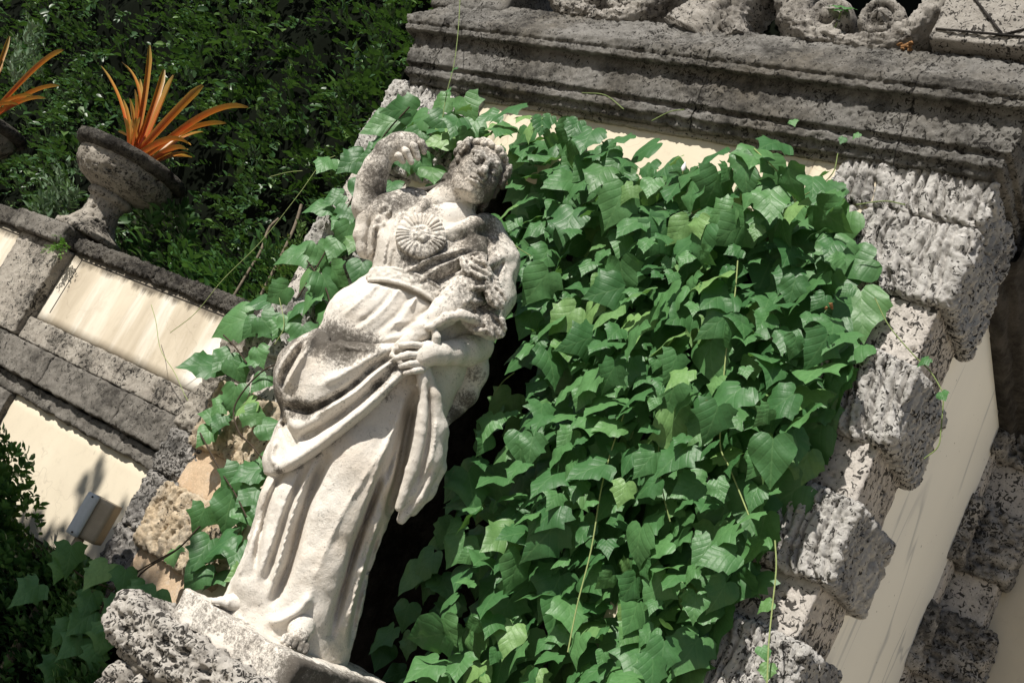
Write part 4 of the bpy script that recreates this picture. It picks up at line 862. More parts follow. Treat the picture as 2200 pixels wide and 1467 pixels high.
M['sprig'] = leaf_mat('fine_shrub_leaf', (.06, .12, .03), (.10, .18, .045), (.20, .17, .05), .45, .2, None, False)
M['brom'] = None

# ---- vine leaf shapes: heart base, angular side lobes, drawn-out tip
HALF = {
 'a': [(0, .0), (.10, -.13), (.24, -.17), (.36, -.12), (.44, .0), (.56, .10), (.46, .20), (.42, .30), (.50, .42), (.36, .52), (.26, .66), (.15, .82), (.06, .95), (0, 1.08)],
 'b': [(0, .0), (.10, -.10), (.25, -.15), (.39, -.09), (.48, .04), (.52, .17), (.50, .30), (.44, .42), (.36, .54), (.27, .66), (.18, .78), (.10, .89), (.04, .98), (0, 1.06)],
 'c': [(0, .0), (.12, -.15), (.27, -.19), (.38, -.12), (.52, -.10), (.47, .06), (.45, .17), (.60, .30), (.44, .40), (.32, .50), (.24, .64), (.14, .82), (.05, .98), (0, 1.12)],
 'd': [(0, .0), (.09, -.12), (.22, -.16), (.33, -.10), (.41, .02), (.47, .14), (.47, .25), (.56, .36), (.42, .45), (.40, .56), (.27, .68), (.16, .82), (.06, .96), (0, 1.07)],
}
def leaf_mesh(key, seed, mirror_mix=None):
    r = random.Random(seed); H1 = HALF[key]; H2 = HALF[mirror_mix or key]; n = len(H1); V = []; UV = []; F = []
    fold = r.uniform(.02, .26); droop = r.uniform(.05, .5); wavy = r.uniform(.03, .08); ph = r.uniform(0, 6); tw = r.uniform(-.35, .35); asym = r.uniform(-.06, .06)
    def P(x, y):
        e = abs(x)/.5; z = fold*(math.sqrt(x*x+.004)-.063)*(1-.4*e)-droop*max(0, y-.1)**2*.8-.10*e*e+wavy*math.sin(y*9+ph+x*4)*e+tw*x*y*.6
        return (x+asym*y, y-.25*droop*y*y*.3, z)
    mid = [(0, h[1]) for h in H1]
    mid = [(0, max(0.0, min(1.0, -0.0+1.0*i/(n-1)))*H1[-1][1]) for i in range(n)]
    rows = 5
    ids = {}
    def add(x, y):
        V.append(P(x, y)); UV.append((x, y)); return len(V)-1
    mids = [add(0, m[1]) for m in mid]
    for sgn, H in ((1, H1), (-1, H2)):
        prev = None
        for i in range(n):
            if i == n-1: col = [mids[i]]*rows
            elif i == 0: col = [mids[0]]*rows
            else:
                jx = 1+r.uniform(-.05, .05); o = (sgn*H[i][0]*jx, H[i][1]+r.uniform(-.012, .012)); col = [mids[i]]
                for k in range(1, rows):
                    t = k/(rows-1); col.append(add(o[0]*t, mid[i][1]*(1-t)+o[1]*t))
            if prev:
                for k in range(rows-1):
                    q = [prev[k], col[k], col[k+1], prev[k+1]]; q = [q[j] for j in range(4) if q[j] not in q[:j]]
                    if len(q) >= 3: F.append(tuple(q if sgn < 0 else q[::-1]))
            prev = col
    return np.array(V), F, np.array(UV)
LEAVES = []
for i, (k, m_) in enumerate((('a', None), ('b', None), ('c', None), ('d', None), ('a', 'b'), ('d', 'a'), ('b', 'd'), ('c', 'a'), ('b', None), ('a', 'c'), ('d', None), ('b', 'a'))):
    LEAVES.append(leaf_mesh(k, 100+i, m_))
LEAF_ME = [mesh_np('leaf', v, f, M['vine'], True, u, None, {'lr': np.zeros(len(v))}) for v, f, u in LEAVES]
def leaf_frame(pos, tip, nrm, size):
    n = nrm/np.linalg.norm(nrm); t = tip-n*(tip@n); t /= np.linalg.norm(t); x = np.cross(t, n)
    m = np.eye(4); m[:3, 0] = x*size; m[:3, 1] = t*size; m[:3, 2] = n*size; m[:3, 3] = pos-t*size*.35; return m
def big_leaves(plant, items, nparts):
    """items: (matrix, variant, weight). The nparts heaviest become parts, the others one joined mass"""
    items = sorted(items, key=lambda q: -q[2])
    for mt, k, w_ in items[:nparts]: put('leaf', LEAF_ME[k], plant, Matrix(mt.tolist()))
    rest = items[nparts:]
    if rest:
        rg = random.Random(3); Vs = []; Fs = []; Us = []; Ls = []; o = 0
        for mt, k, w_ in rest:
            v, f, u = LEAVES[k]; Vs.append(v@mt[:3, :3].T+mt[:3, 3]); Fs += [tuple(i+o for i in q) for q in f]; Us.append(u); Ls.append(np.full(len(v), rg.random())); o += len(v)
        put('leaf_mass', mesh_np('leaf_mass', np.concatenate(Vs), Fs, M['vine'], True, np.concatenate(Us), None, {'lr': np.concatenate(Ls)}), plant, kind='stuff')
def stems(plant, name, paths, r, mat, seg=5):
    for p in paths:
        V, F = tube(smooth_path(p, 6), r, seg); put(name, mesh_np(name, V, F, mat), plant)
def in_poly(x, z, poly):
    c = False
    for (x0, z0), (x1, z1) in zip(poly, poly[1:]+poly[:1]):
        if (z0 > z) != (z1 > z) and x < (x1-x0)*(z-z0)/(z1-z0)+x0: c = not c
    return c

vine = thing('climbing_vine', (-2.2, 3.4, 0), 'dense green lobed-leaf vine covering the niche to the right of the statue', 'vine')
POLY = [(-3.291, 3.372), (-2.986, 3.44), (-2.729, 3.425), (-2.509, 3.363), (-2.258, 3.388), (-2.034, 3.395), (-1.812, 3.418), (-1.635, 3.388), (-1.529, 3.323), (-1.421, 3.121), (-1.332, 2.963), (-1.318, 2.79), (-1.319, 2.633), (-1.292, 2.455), (-1.325, 2.342), (-1.299, 2.171), (-1.321, 2.0), (-1.363, 1.839), (-1.397, 1.697), (-1.407, 1.475), (-2.14, 1.12), (-2.206, 1.348), (-2.249, 1.579), (-2.321, 1.734), (-2.34, 1.896), (-2.321, 2.113), (-2.303, 2.276), (-2.467, 2.526), (-2.749, 2.768), (-2.931, 2.948), (-2.9, 3.069), (-3.165, 3.252), (-3.416, 3.255), (-3.622, 3.257), (-3.444, 3.346)]
HOLE = [(-2.847, 2.765), (-2.61, 2.653), (-2.466, 2.444), (-2.464, 2.163), (-2.415, 1.887), (-2.348, 1.593), (-2.259, 1.307), (-2.191, 1.061), (-2.51, 0.906), (-2.65, 1.317), (-2.68, 1.888), (-2.687, 2.294)]
rng = random.Random(12); items = []
xs = [p[0] for p in POLY]; zs = [p[1] for p in POLY]
def poisson(poly, spacing, tries, seed):
    r = random.Random(seed); out = []; x0, x1 = min(p[0] for p in poly), max(p[0] for p in poly); z0, z1 = min(p[1] for p in poly), max(p[1] for p in poly); cell = {}
    for _ in range(tries):
        x, z = r.uniform(x0, x1), r.uniform(z0, z1)
        if not in_poly(x, z, poly): continue
        sp = spacing*r.uniform(.75, 1.25); i, j = int(x/.15), int(z/.15)
        if any((x-a)**2+(z-b)**2 < sp*sp for di in (-1, 0, 1) for dj in (-1, 0, 1) for a, b in cell.get((i+di, j+dj), [])): continue
        cell.setdefault((i, j), []).append((x, z)); out.append((x, z))
    return out
def vine_y(x, z):
    q = math.sin(x*4.1+1.2*math.sin(z*2.3))*math.sin(z*3.7+math.sin(x*2.9)+.7)+.6*math.sin(x*8.3+z*5.9)*math.sin(z*7.1-x*3)
    return 3.335-.060*q-.05*math.exp(-((x+1.9)/.5)**2)*(z < 2.6)
def rand_leaf(x, y, z, size, upface=.5, w=1.0, spread=.42):
    n = np.array([-.06, -.80, upface])+np.array([rng.gauss(0, spread), rng.gauss(0, .15), rng.gauss(0, spread*.8)]); tip = np.array([rng.gauss(0, .45), -.25, -1.0+rng.gauss(0, .25)])
    items.append((leaf_frame(np.array([x, y, z]), tip, n, size), rng.randrange(len(LEAVES)), w*size))
for x, z in poisson(POLY, .070, 14000, 1):
    rand_leaf(x, vine_y(x, z)+rng.uniform(-.08, .05), z, min(.165, max(.05, rng.gauss(.098, .033))), .50, 2.0, .60)
for x, z in poisson(POLY, .12, 6000, 2):
    rand_leaf(x, vine_y(x, z)+rng.uniform(.11, .17), z, rng.uniform(.09, .16), .35, .5)
for x, z in poisson(POLY, .095, 8000, 3):
    rand_leaf(x, min(vine_y(x, z)+rng.uniform(.18, .26), 3.50 if (x > -1.75) else 3.56), z, rng.uniform(.14, .21), .1, .25, .25)
for x, z in poisson(HOLE, .17, 3000, 4):
    if z < 2.3: continue
    rand_leaf(x, 3.80+rng.uniform(-.06, .25), z, rng.uniform(.10, .17), .2, .3)
for x, z in poisson([(-3.4, .8), (-1.6, .8), (-1.6, 3.3), (-3.4, 3.3)], .16, 3000, 6):
    if z < 2.4 and x < -2.15: continue
    rand_leaf(x, 4.0+rng.uniform(-.15, .15), z, rng.uniform(.14, .2), .1, .1)
def in_statue_shade(p):
    for dy in (-.12, 0, .12):
        t = (p[1]-3.05-dy)/-TOSUN[1]; q = p+TOSUN*t; h = q[2]-1.1
        if .15 < h < 1.75 and abs(q[0]-(-2.6-.12*h/1.9+.02)) < .17: return True
    return False
for x, z in poisson([(-2.75, 1.0), (-2.1, 1.0), (-2.1, 2.7), (-2.75, 2.7)], .085, 4000, 8):
    y = rng.uniform(3.55, 3.75)
    if in_statue_shade(np.array([x, y, z])) and in_statue_shade(np.array([x+.05, y, z-.06])) and in_statue_shade(np.array([x-.05, y, z-.06])): rand_leaf(x, y, z, rng.uniform(.09, .15), .3, .6, .35)
big_leaves(vine, items, 300)
stems(vine, 'stem', [[(-1.761, 3.3, 2.981), (-1.711, 3.3, 2.844), (-1.651, 3.3, 2.643), (-1.58, 3.3, 2.453), (-1.528, 3.3, 2.334), (-1.476, 3.3, 2.285), (-1.401, 3.3, 2.213), (-1.342, 3.3, 2.155)], [(-1.229, 3.28, 2.113), (-1.191, 3.28, 2.036), (-1.156, 3.28, 1.929), (-1.122, 3.28, 1.825), (-1.08, 3.28, 1.718)],
   [(-1.896, 3.3, 3.422), (-1.745, 3.3, 3.332), (-1.646, 3.3, 3.236)], [(-1.894, 3.28, 2.323), (-1.873, 3.28, 2.17), (-1.843, 3.28, 2.041), (-1.784, 3.28, 1.859), (-1.743, 3.28, 1.677), (-1.702, 3.28, 1.533)]], .0026, M['stem_pale'])
stems(vine, 'tendril', [[(-3.767, 3.35, 4.063), (-3.624, 3.35, 3.807), (-3.53, 3.35, 3.609), (-3.482, 3.35, 3.462), (-3.422, 3.35, 3.32)], [(-1.275, 3.35, 2.988), (-1.195, 3.35, 2.906), (-1.091, 3.35, 2.835), (-1.016, 3.35, 2.792), (-0.95, 3.35, 2.731)], [(-0.967, 3.4, 2.747), (-0.937, 3.4, 2.644), (-0.925, 3.4, 2.584), (-0.949, 3.4, 2.535)],
   [(-1.467, 3.35, 3.306), (-1.381, 3.35, 3.339), (-1.309, 3.35, 3.34)], [(-2.75, 3.3, 2.853), (-2.67, 3.3, 2.818), (-2.586, 3.3, 2.796)], [(-2.764, 3.33, 3.557), (-2.649, 3.33, 3.563), (-2.532, 3.33, 3.513)], [(-2.383, 3.33, 3.482), (-2.323, 3.33, 3.536), (-2.268, 3.33, 3.554)],
   [(-1.768, 3.3, 2.356), (-1.716, 3.3, 2.233), (-1.643, 3.3, 2.122), (-1.579, 3.3, 2.046)], [(-1.672, 3.33, 3.268), (-1.613, 3.33, 3.339), (-1.587, 3.33, 3.402), (-1.601, 3.33, 3.477)], [(-2.462, 3.33, 2.233), (-2.453, 3.33, 2.295), (-2.424, 3.33, 2.344)]], .0022, M['stem'])
small = []
for (u, v, w_) in [(-3.468, 3.33, 3.462), (-3.495, 3.33, 3.573), (-1.043, 3.33, 2.815), (-0.952, 3.33, 2.725), (-1.193, 3.33, 1.926), (-1.109, 3.33, 1.754), (-1.143, 3.33, 1.797), (-2.738, 3.33, 2.884), (-1.566, 3.33, 3.561), (-1.813, 3.33, 3.574), (-1.607, 3.33, 3.534)]: small.append((u, v, w_))
for i, p in enumerate(small):
    t = np.array([rng.gauss(0, .6), -.2, -1]); n = np.array([rng.gauss(0, .4), -1, .4]); put('young_leaf', LEAF_ME[i % 12], vine, Matrix(leaf_frame(np.array(p), t, n, rng.uniform(.03, .055)).tolist()))

# ---- the thinner vine trailing over the left pilaster
vine2 = thing('trailing_vine', (-3.8, 3.4, 0), 'loose green vine trailing over the ochre pilaster left of the statue', 'vine')
LST = [(870,238,95,170),(1005,228,80,60),(950,222,70,150),(825,268,100,160),(760,345,85,140),(700,350,70,110),(860,335,80,60),(905,352,70,80),(772,402,70,90),(735,470,70,110),(720,425,60,160),(690,442,75,170),(750,455,70,70),(742,505,85,110),
 (640,545,100,160),(690,545,75,60),(600,628,75,150),(722,590,85,30),(702,612,95,60),(772,582,80,100),(560,645,70,200),(505,690,115,170),(575,697,80,40),(622,692,70,60),(668,640,80,100),(702,672,85,70),(640,662,60,120),(650,722,80,80),(682,612,70,90),
 (440,782,105,165),(482,772,75,120),(507,792,70,60),(540,772,60,150),(557,762,60,60),(470,872,60,120),(502,852,80,90),(530,872,70,150),(470,907,50,100),(547,892,70,10),(580,922,75,30),(442,932,60,120),(455,892,60,200),
 (500,1032,90,120),(540,1012,90,140),(578,992,60,90),(490,1092,105,100),(430,1112,75,110),(540,1062,80,130),(522,1102,60,60),(560,1112,70,100),(482,1162,95,150),(440,1182,95,110),(510,1182,80,100),(422,1232,85,120),(372,1192,60,60),
 (890,300,80,110),(815,300,70,130),(840,400,70,80),(800,330,70,160),(720,530,70,100),(660,590,70,120),(760,520,60,100),(600,700,60,110),(540,700,60,130),(560,820,60,120),(595,1150,60,100),(570,1190,70,130),(545,1230,60,110),(520,1230,70,150),(640,760,60,110),(930,370,80,80),(950,270,90,100),(900,260,80,150),(1010,280,90,100)]
LWP = [(-3.742, 3.42, 3.372), (-3.396, 3.42, 3.453), (-3.549, 3.42, 3.444), (-3.821, 3.42, 3.28), (-3.882, 3.42, 3.067), (-4.046, 3.42, 3.022), (-3.622, 3.42, 3.142), (-3.479, 3.42, 3.127), (-3.759, 3.42, 2.944), (-3.756, 3.42, 2.773), (-3.867, 3.42, 2.863), (-3.924, 3.42, 2.807), (-3.738, 3.42, 2.815), (-3.684, 3.42, 2.702), (-3.901, 3.42, 2.55), (-3.764, 3.42, 2.584), (-3.882, 3.42, 2.349), (-3.612, 3.42, 2.512), (-3.632, 3.42, 2.454), (-3.495, 3.42, 2.562), (-3.966, 3.42, 2.284), (-4.048, 3.42, 2.149), (-3.843, 3.42, 2.19), (-3.725, 3.42, 2.236), (-3.681, 3.42, 2.374), (-3.546, 3.42, 2.334), (-3.722, 3.42, 2.309), (-3.609, 3.42, 2.198), (-3.685, 3.42, 2.44), (-4.083, 3.42, 1.912), (-3.982, 3.42, 1.968), (-3.882, 3.42, 1.95), (-3.824, 3.42, 2.016), (-3.793, 3.42, 2.049), (-3.86, 3.42, 1.768), (-3.805, 3.42, 1.832), (-3.702, 3.42, 1.819), (-3.808, 3.42, 1.703), (-3.63, 3.42, 1.797), (-3.506, 3.42, 1.771), (-3.845, 3.42, 1.633), (-3.87, 3.42, 1.717), (-3.553, 3.42, 1.51), (-3.482, 3.42, 1.58), (-3.417, 3.42, 1.647), (-3.497, 3.42, 1.4), (-3.617, 3.42, 1.31), (-3.416, 3.42, 1.495), (-3.407, 3.42, 1.413), (-3.305, 3.42, 1.431), (-3.424, 3.42, 1.278), (-3.498, 3.42, 1.206), (-3.332, 3.42, 1.273), (-3.475, 3.42, 1.109), (-3.65, 3.42, 1.123), (-3.594, 3.42, 3.237), (-3.798, 3.42, 3.2), (-3.579, 3.42, 2.987), (-3.793, 3.42, 3.123), (-3.706, 3.42, 2.635), (-3.776, 3.42, 2.47), (-3.614, 3.42, 2.682), (-3.772, 3.42, 2.204), (-3.934, 3.42, 2.157), (-3.7, 3.42, 1.941), (-3.178, 3.42, 1.401), (-3.186, 3.42, 1.315), (-3.194, 3.42, 1.23), (-3.25, 3.42, 1.207), (-3.58, 3.42, 2.118), (-3.389, 3.42, 3.1), (-3.479, 3.42, 3.333), (-3.627, 3.42, 3.334), (-3.311, 3.42, 3.337)]
def img_dir(p, deg):
    e = math.cos(math.radians(deg))*r_-math.sin(math.radians(deg))*u_; return e
items = []
for (u, v, L, an), p in zip(LST, LWP):
    p = np.array(p); sz = L*np.linalg.norm(p-CAM)/2400*.80; tip = img_dir(p, an)+np.array([0, -.1, -.1]); n = (CAM-p)/np.linalg.norm(CAM-p)*.62+TOSUN*.5+np.array([rng.gauss(0, .22), rng.gauss(0, .1), rng.gauss(0, .22)])
    items.append((leaf_frame(p, tip, n, sz), rng.randrange(len(LEAVES)), 2*sz))
    for _ in range(2):
        d = np.array([rng.gauss(0, .07), .05+.04*rng.random(), rng.gauss(0, .07)]); t = np.array([rng.gauss(0, .5), -.2, -1]); n2 = np.array([rng.gauss(0, .4), -.8, .3+rng.gauss(0, .3)])
        q = p+d; q[1] = min(q[1], 3.50)
        if rng.random() < .12: items.append((leaf_frame(q, t, n2, sz*rng.uniform(.5, .85)), rng.randrange(len(LEAVES)), .3))
big_leaves(vine2, items, 300)
stems(vine2, 'stem', [[(-3.506, 3.4, 2.293), (-3.559, 3.4, 2.115), (-3.707, 3.4, 1.976), (-3.748, 3.4, 1.801), (-3.651, 3.4, 1.707), (-3.517, 3.4, 1.671), (-3.296, 3.4, 1.602)], [(-3.857, 3.4, 1.625), (-3.644, 3.4, 1.53), (-3.483, 3.4, 1.468), (-3.358, 3.4, 1.408)], [(-4.047, 3.4, 2.066), (-3.937, 3.4, 2.037), (-3.816, 3.4, 1.99)], [(-3.822, 3.42, 2.532), (-3.626, 3.42, 2.436), (-3.462, 3.42, 2.292)],
   [(-3.727, 3.42, 3.395), (-3.785, 3.42, 3.202), (-3.764, 3.42, 2.898), (-3.744, 3.42, 2.601), (-3.755, 3.42, 2.353)], [(-3.466, 3.3, 1.292), (-3.519, 3.3, 1.166), (-3.628, 3.3, 1.027), (-3.641, 3.3, 0.949)]], .004, M['stem_dark'])
stems(vine2, 'tendril', [[(-4.165, 3.55, 3.124), (-4.227, 3.55, 3.065), (-4.26, 3.55, 2.872), (-4.329, 3.55, 2.585), (-4.434, 3.55, 2.344), (-4.49, 3.55, 2.136), (-4.584, 3.55, 1.995)], [(-4.896, 3.6, 2.096), (-4.794, 3.6, 2.027), (-4.647, 3.6, 1.907), (-4.463, 3.6, 1.831), (-4.307, 3.6, 1.752), (-4.229, 3.6, 1.722)], [(-3.84, 3.4, 2.32), (-3.723, 3.4, 2.208), (-3.717, 3.4, 2.115)], [(-4.355, 3.42, 2.88), (-4.25, 3.42, 2.928), (-4.165, 3.42, 2.953)]], .0018, M['stem_pale'])

# ---- leaves of the same vine hanging beside the pedestal, bottom left
vine3 = thing('hanging_vine', (-3.5, 3.0, 0), 'shaded vine leaves hanging beside the pedestal at the lower left', 'vine')
L3 = [(-3.773, 3.05, 0.958), (-3.569, 3.05, 0.975), (-3.427, 3.05, 1.007), (-3.784, 3.05, 0.899), (-3.542, 3.05, 0.86), (-3.409, 3.05, 0.892), (-3.493, 3.05, 0.707), (-3.353, 3.05, 0.714), (-3.243, 3.05, 0.989), (-3.316, 3.05, 0.995), (-3.888, 3.05, 0.761), (-3.572, 3.05, 0.72), (-3.365, 3.05, 0.784), (-3.326, 3.05, 0.877), (-3.511, 3.05, 0.584), (-3.515, 3.05, 0.798)]
items = []
for i, p in enumerate(L3):
    p = np.array(p); tip = img_dir(p, rng.uniform(95, 135))+np.array([0, -.1, 0]); n = (CAM-p)/np.linalg.norm(CAM-p)*.8+np.array([rng.gauss(0, .3), 0, .4+rng.gauss(0, .2)])
    items.append((leaf_frame(p, tip, n, rng.uniform(.085, .14)), rng.choice((0, 2, 3, 5, 7, 9, 10)), 1))
big_leaves(vine3, items, 300)
stems(vine3, 'stem', [[(-3.306, 3.1, 1.192), (-3.431, 3.1, 1.053), (-3.511, 3.1, 0.93), (-3.502, 3.1, 0.816), (-3.434, 3.1, 0.71)], [(-3.637, 3.1, 0.887), (-3.459, 3.1, 0.874), (-3.32, 3.1, 0.895)], [(-3.879, 3.1, 0.92), (-3.696, 3.1, 0.913), (-3.548, 3.1, 0.934)]], .0032, M['stem_dark'])

# ---- small-leaved plants: twigs carrying pairs of little leaves
def cr(a, b): return np.array((a[1]*b[2]-a[2]*b[1], a[2]*b[0]-a[0]*b[2], a[0]*b[1]-a[1]*b[0]))
def nz(a): return a/math.sqrt(a[0]*a[0]+a[1]*a[1]+a[2]*a[2]+1e-12)
def twig_leaves(r, base, d, length, nleaf, size, aspect=.42, droop=.3, drop=.02):
    """returns list of (4 corner verts) folded leaves along a twig"""
    out = []; d = nz(d); s = nz(cr(d, (0, 0, 1.0))); u = cr(s, d)
    for i in range(nleaf):
        t = (i+.5)/nleaf; p = base+d*length*t+np.array([0, 0, -droop*length*t*t]); a = (1 if i % 2 else -1)*(.9-.35*t)+r.gauss(0, .25)
        l = d*math.cos(a)+s*math.sin(a)+u*r.gauss(.15, .3); l = nz(l); n = u+np.array([r.gauss(0, .35), r.gauss(0, .35), r.gauss(.2, .3)]); n = nz(n-l*(n@l)); x = cr(l, n)
        L = size*r.uniform(.7, 1.2)*(1.0-.25*abs(t-.5)); W = L*aspect*.5
        out.append((p, p+l*L*.35+x*W+n*W*.35, p+l*L*.70+x*W*.8+n*W*.25, p+l*L-n*L*.10, p+l*L*.70-x*W*.8+n*W*.25, p+l*L*.35-x*W+n*W*.35, p+l*L*.5))
    return out
def leaf7(v): return [(0, 1, 6), (1, 2, 6), (2, 3, 6), (3, 4, 6), (4, 5, 6), (5, 0, 6)]
F7 = np.array([(0, 1, 6), (1, 2, 6), (2, 3, 6), (3, 4, 6), (4, 5, 6), (5, 0, 6)])
U7 = np.array([(0, 0), (.2, .35), (.16, .7), (0, 1), (-.16, .7), (-.2, .35), (0, .5)])
def foliage(plant, leaves, mat, nparts, r):
    """leaves nearest the viewer become parts"""
    A = np.array(leaves); dist = np.linalg.norm(A[:, 6]-CAM, axis=1); order = np.argsort(dist); A = A[order]
    pick = np.zeros(len(A), bool); step = max(1, int(len(A)*.25)//max(nparts, 1)); pick[np.arange(0, min(len(A), step*nparts), step)] = True
    for v in A[pick]:
        c = v[6].copy(); me = mesh_np('leaf', v-c, F7, mat, True, U7, None, {'lr': np.full(7, r.random())}); put('leaf', me, plant, Matrix.Translation(c))
    B = A[~pick]; n = len(B); V = B.reshape(-1, 3); F = (F7[None]+7*np.arange(n)[:, None, None]).reshape(-1, 3)
    lr = np.repeat(np.array([r.random() for _ in range(n)]), 7)
    put('leaf_mass', mesh_np('leaf_mass', V, F, mat, True, np.tile(U7, (n, 1)), None, {'lr': lr}), plant, kind='stuff')

hedge = thing('background_hedge', (-7, 5, 0), 'dense dark small-leaved hedge rising behind the garden wall', 'hedge')
r4 = random.Random(21); lv = []
def hedge_y(x, z):
    q = math.sin(x*1.7+1.3*math.sin(z*1.1))*math.sin(z*1.9+.9*math.sin(x*1.3)+1)+.5*math.sin(x*3.7+z*2.1); q2 = math.sin(x*6.1+2*math.sin(z*3.3))*math.sin(z*5.7+math.sin(x*4.1))
    return 4.8-.12*(x+4)-.30*q-.20*q2
for i in range(4700):
    x = -3.6-15*r4.random()**1.5; z = r4.uniform(1.9, 6.5+(-x-3.6)*.35)
    y = hedge_y(x, z)+abs(r4.gauss(0, .14)); d = np.array([r4.gauss(.1, .6), -1+r4.gauss(0, .35), r4.gauss(.15, .6)])
    lv += twig_leaves(r4, np.array([x, y, z]), d, r4.uniform(.12, .26), r4.randrange(7, 13), r4.uniform(.048, .074), .58)
foliage(hedge, lv, M['hedge'], 300, r4)
lv2 = []
for i in range(2200):
    x = -3.4-15*r4.random(); z = r4.uniform(1.6, 11.0); lv2 += twig_leaves(r4, np.array([x, hedge_y(x, z)+.35+.1*r4.random(), z]), np.array([r4.gauss(0, .6), -.5, r4.gauss(-.2, .6)]), .3, 6, r4.uniform(.12, .17), .5)
A = np.array(lv2); n_l = len(A); put('inner_leaf_mass', mesh_np('inner_leaf_mass', A.reshape(-1, 3), (F7[None]+7*np.arange(n_l)[:, None, None]).reshape(-1, 3), M['hedge'], True, np.tile(U7, (n_l, 1)), None, {'lr': np.repeat(np.random.default_rng(2).random(n_l), 7)}), hedge, kind='stuff')
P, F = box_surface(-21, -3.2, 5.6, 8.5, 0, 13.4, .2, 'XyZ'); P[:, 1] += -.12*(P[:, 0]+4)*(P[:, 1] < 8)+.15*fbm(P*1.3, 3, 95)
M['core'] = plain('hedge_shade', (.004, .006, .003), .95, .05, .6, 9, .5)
put('shade_core', mesh_np('shade_core', P, F, M['core']), hedge)  # near-black backing box, painted as the shade deep in the hedge
stems(hedge, 'branch', [[(-4.805, 4.06, 3.007), (-4.762, 4.06, 2.863), (-4.736, 4.06, 2.657), (-4.726, 4.06, 2.466), (-4.689, 4.06, 2.285), (-4.613, 4.06, 2.163)], [(-4.944, 4.08, 2.373), (-4.94, 4.08, 2.526), (-4.935, 4.08, 2.68), (-4.969, 4.08, 2.82), (-4.936, 4.08, 2.897)]], np.array([.010]), M['bark'])

shrub = thing('broadleaf_shrub', (-5.3, 4.15, 1.6), 'glossy broad-leaved shrub leaning over the mossy coping below the urn', 'shrub')
lv = []
for i in range(230):
    x = r4.uniform(-6.1, -4.5); z = r4.uniform(2.15, 2.62)+.12*math.sin(x*5); y = 4.10+abs(r4.gauss(0, .12))
    lv += twig_leaves(r4, np.array([x, y, z]), np.array([r4.gauss(0, .6), -.7, .5+r4.gauss(0, .4)]), r4.uniform(.12, .22), r4.randrange(6, 10), r4.uniform(.075, .105), .40)
foliage(shrub, lv, M['shrub'], 150, r4)
bush = thing('fine_leaved_bush', (-4.4, 4.1, 1.8), 'light green fine-leaved bush between the coping and the left pilaster', 'bush')
lv = []
for i in range(330):
    x = r4.uniform(-4.75, -4.0); z = r4.uniform(2.15, 2.75)+.1*math.sin(x*9); y = 4.05+abs(r4.gauss(0, .10))
    lv += twig_leaves(r4, np.array([x, y, z]), np.array([r4.gauss(0, .6), -.6, .6+r4.gauss(0, .4)]), r4.uniform(.10, .2), r4.randrange(8, 14), r4.uniform(.028, .042), .45)
foliage(bush, lv, M['sprig'], 150, r4)
pale = thing('pale_leaved_sprig', (-6.9, 4.0, 2.3), 'pale grey-green leafy sprig rising beside the urn foot', 'shrub')
lv = []
for c_ in [(-7.134, 4.1, 2.56), (-6.935, 4.1, 2.511), (-8.397, 4.1, 3.506), (-8.331, 4.1, 3.343), (-7.06, 4.1, 2.428), (-6.944, 4.1, 2.638), (-8.455, 4.1, 3.629)]:
    for i in range(14):
        lv += twig_leaves(r4, np.array(c_)+np.array([r4.gauss(0, .09), r4.gauss(0, .05), r4.gauss(0, .09)]), np.array([r4.gauss(0, .5), -.5, .8]), r4.uniform(.10, .18), 8, r4.uniform(.05, .075), .40)
M['pale'] = leaf_mat('pale_sprig_leaf', (.12, .19, .11), (.17, .25, .15), (.22, .30, .18), .4, .2, None, False)
foliage(pale, lv, M['pale'], 60, r4)
dark = thing('dark_hedge', (-4.4, 3.2, 0), 'dark clipped shrub in shade at the lower left under the floodlight', 'shrub')
lv = []
for i in range(2300):
    x = r4.uniform(-5.6, -3.25); ztop = 1.05+.07*math.sin(x*6)+.05*math.sin(x*15)-.26*sstep(-4.45, -4.15, x)-.12*sstep(-3.9, -3.5, x); z = ztop-abs(r4.gauss(0, .32)); y = 3.15+.12*math.sin(x*7+z*5)+abs(r4.gauss(0, .13))
    if z < .2: continue
    lv += twig_leaves(r4, np.array([x, y, z]), np.array([r4.gauss(0, .5), -.6, .7+r4.gauss(0, .3)]), r4.uniform(.08, .17), r4.randrange(6, 10), r4.uniform(.045, .062), .46)
foliage(dark, lv, M['shrub'], 300, r4)
P, F = box_surface(-6.5, -3.4, 3.35, 3.7, 0, .80, .1, 'XyZ'); P[:, 1] += .06*fbm(P*5, 3, 97); put('shade_core', mesh_np('shade_core', P, F, M['core']), dark)  # near-black box again, standing in for shade inside the shrub

# ---- a tree standing outside the picture, front left: it throws the shade over the lower left corner
tree = thing('shade_tree', (-6.6, -1.2, 0), 'leafy tree outside the picture that shades the lower left corner', 'tree')
lv = []; cen = np.array([-4.55, 3.15, .72])+TOSUN*6.0
for i in range(420):
    o = np.array([r4.gauss(0, 1), r4.gauss(0, 1), r4.gauss(0, 1)]); o = o/np.linalg.norm(o)*r4.random()**.4*np.array([.80, .75, .55])
    lv += twig_leaves(r4, cen+o, np.array([r4.gauss(0, 1), r4.gauss(0, 1), r4.gauss(0, .6)]), .3, 8, r4.uniform(.09, .14), .5)
cen2 = np.array([-3.62, 3.05, .70])+TOSUN*6.0
for i in range(200):
    o = np.array([r4.gauss(0, 1), r4.gauss(0, 1), r4.gauss(0, 1)]); o = o/np.linalg.norm(o)*r4.random()**.4*np.array([.50, .55, .38])
    lv += twig_leaves(r4, cen2+o, np.array([r4.gauss(0, 1), r4.gauss(0, 1), r4.gauss(0, .6)]), .3, 8, r4.uniform(.09, .14), .5)
foliage(tree, lv, M['shrub'], 0, r4)
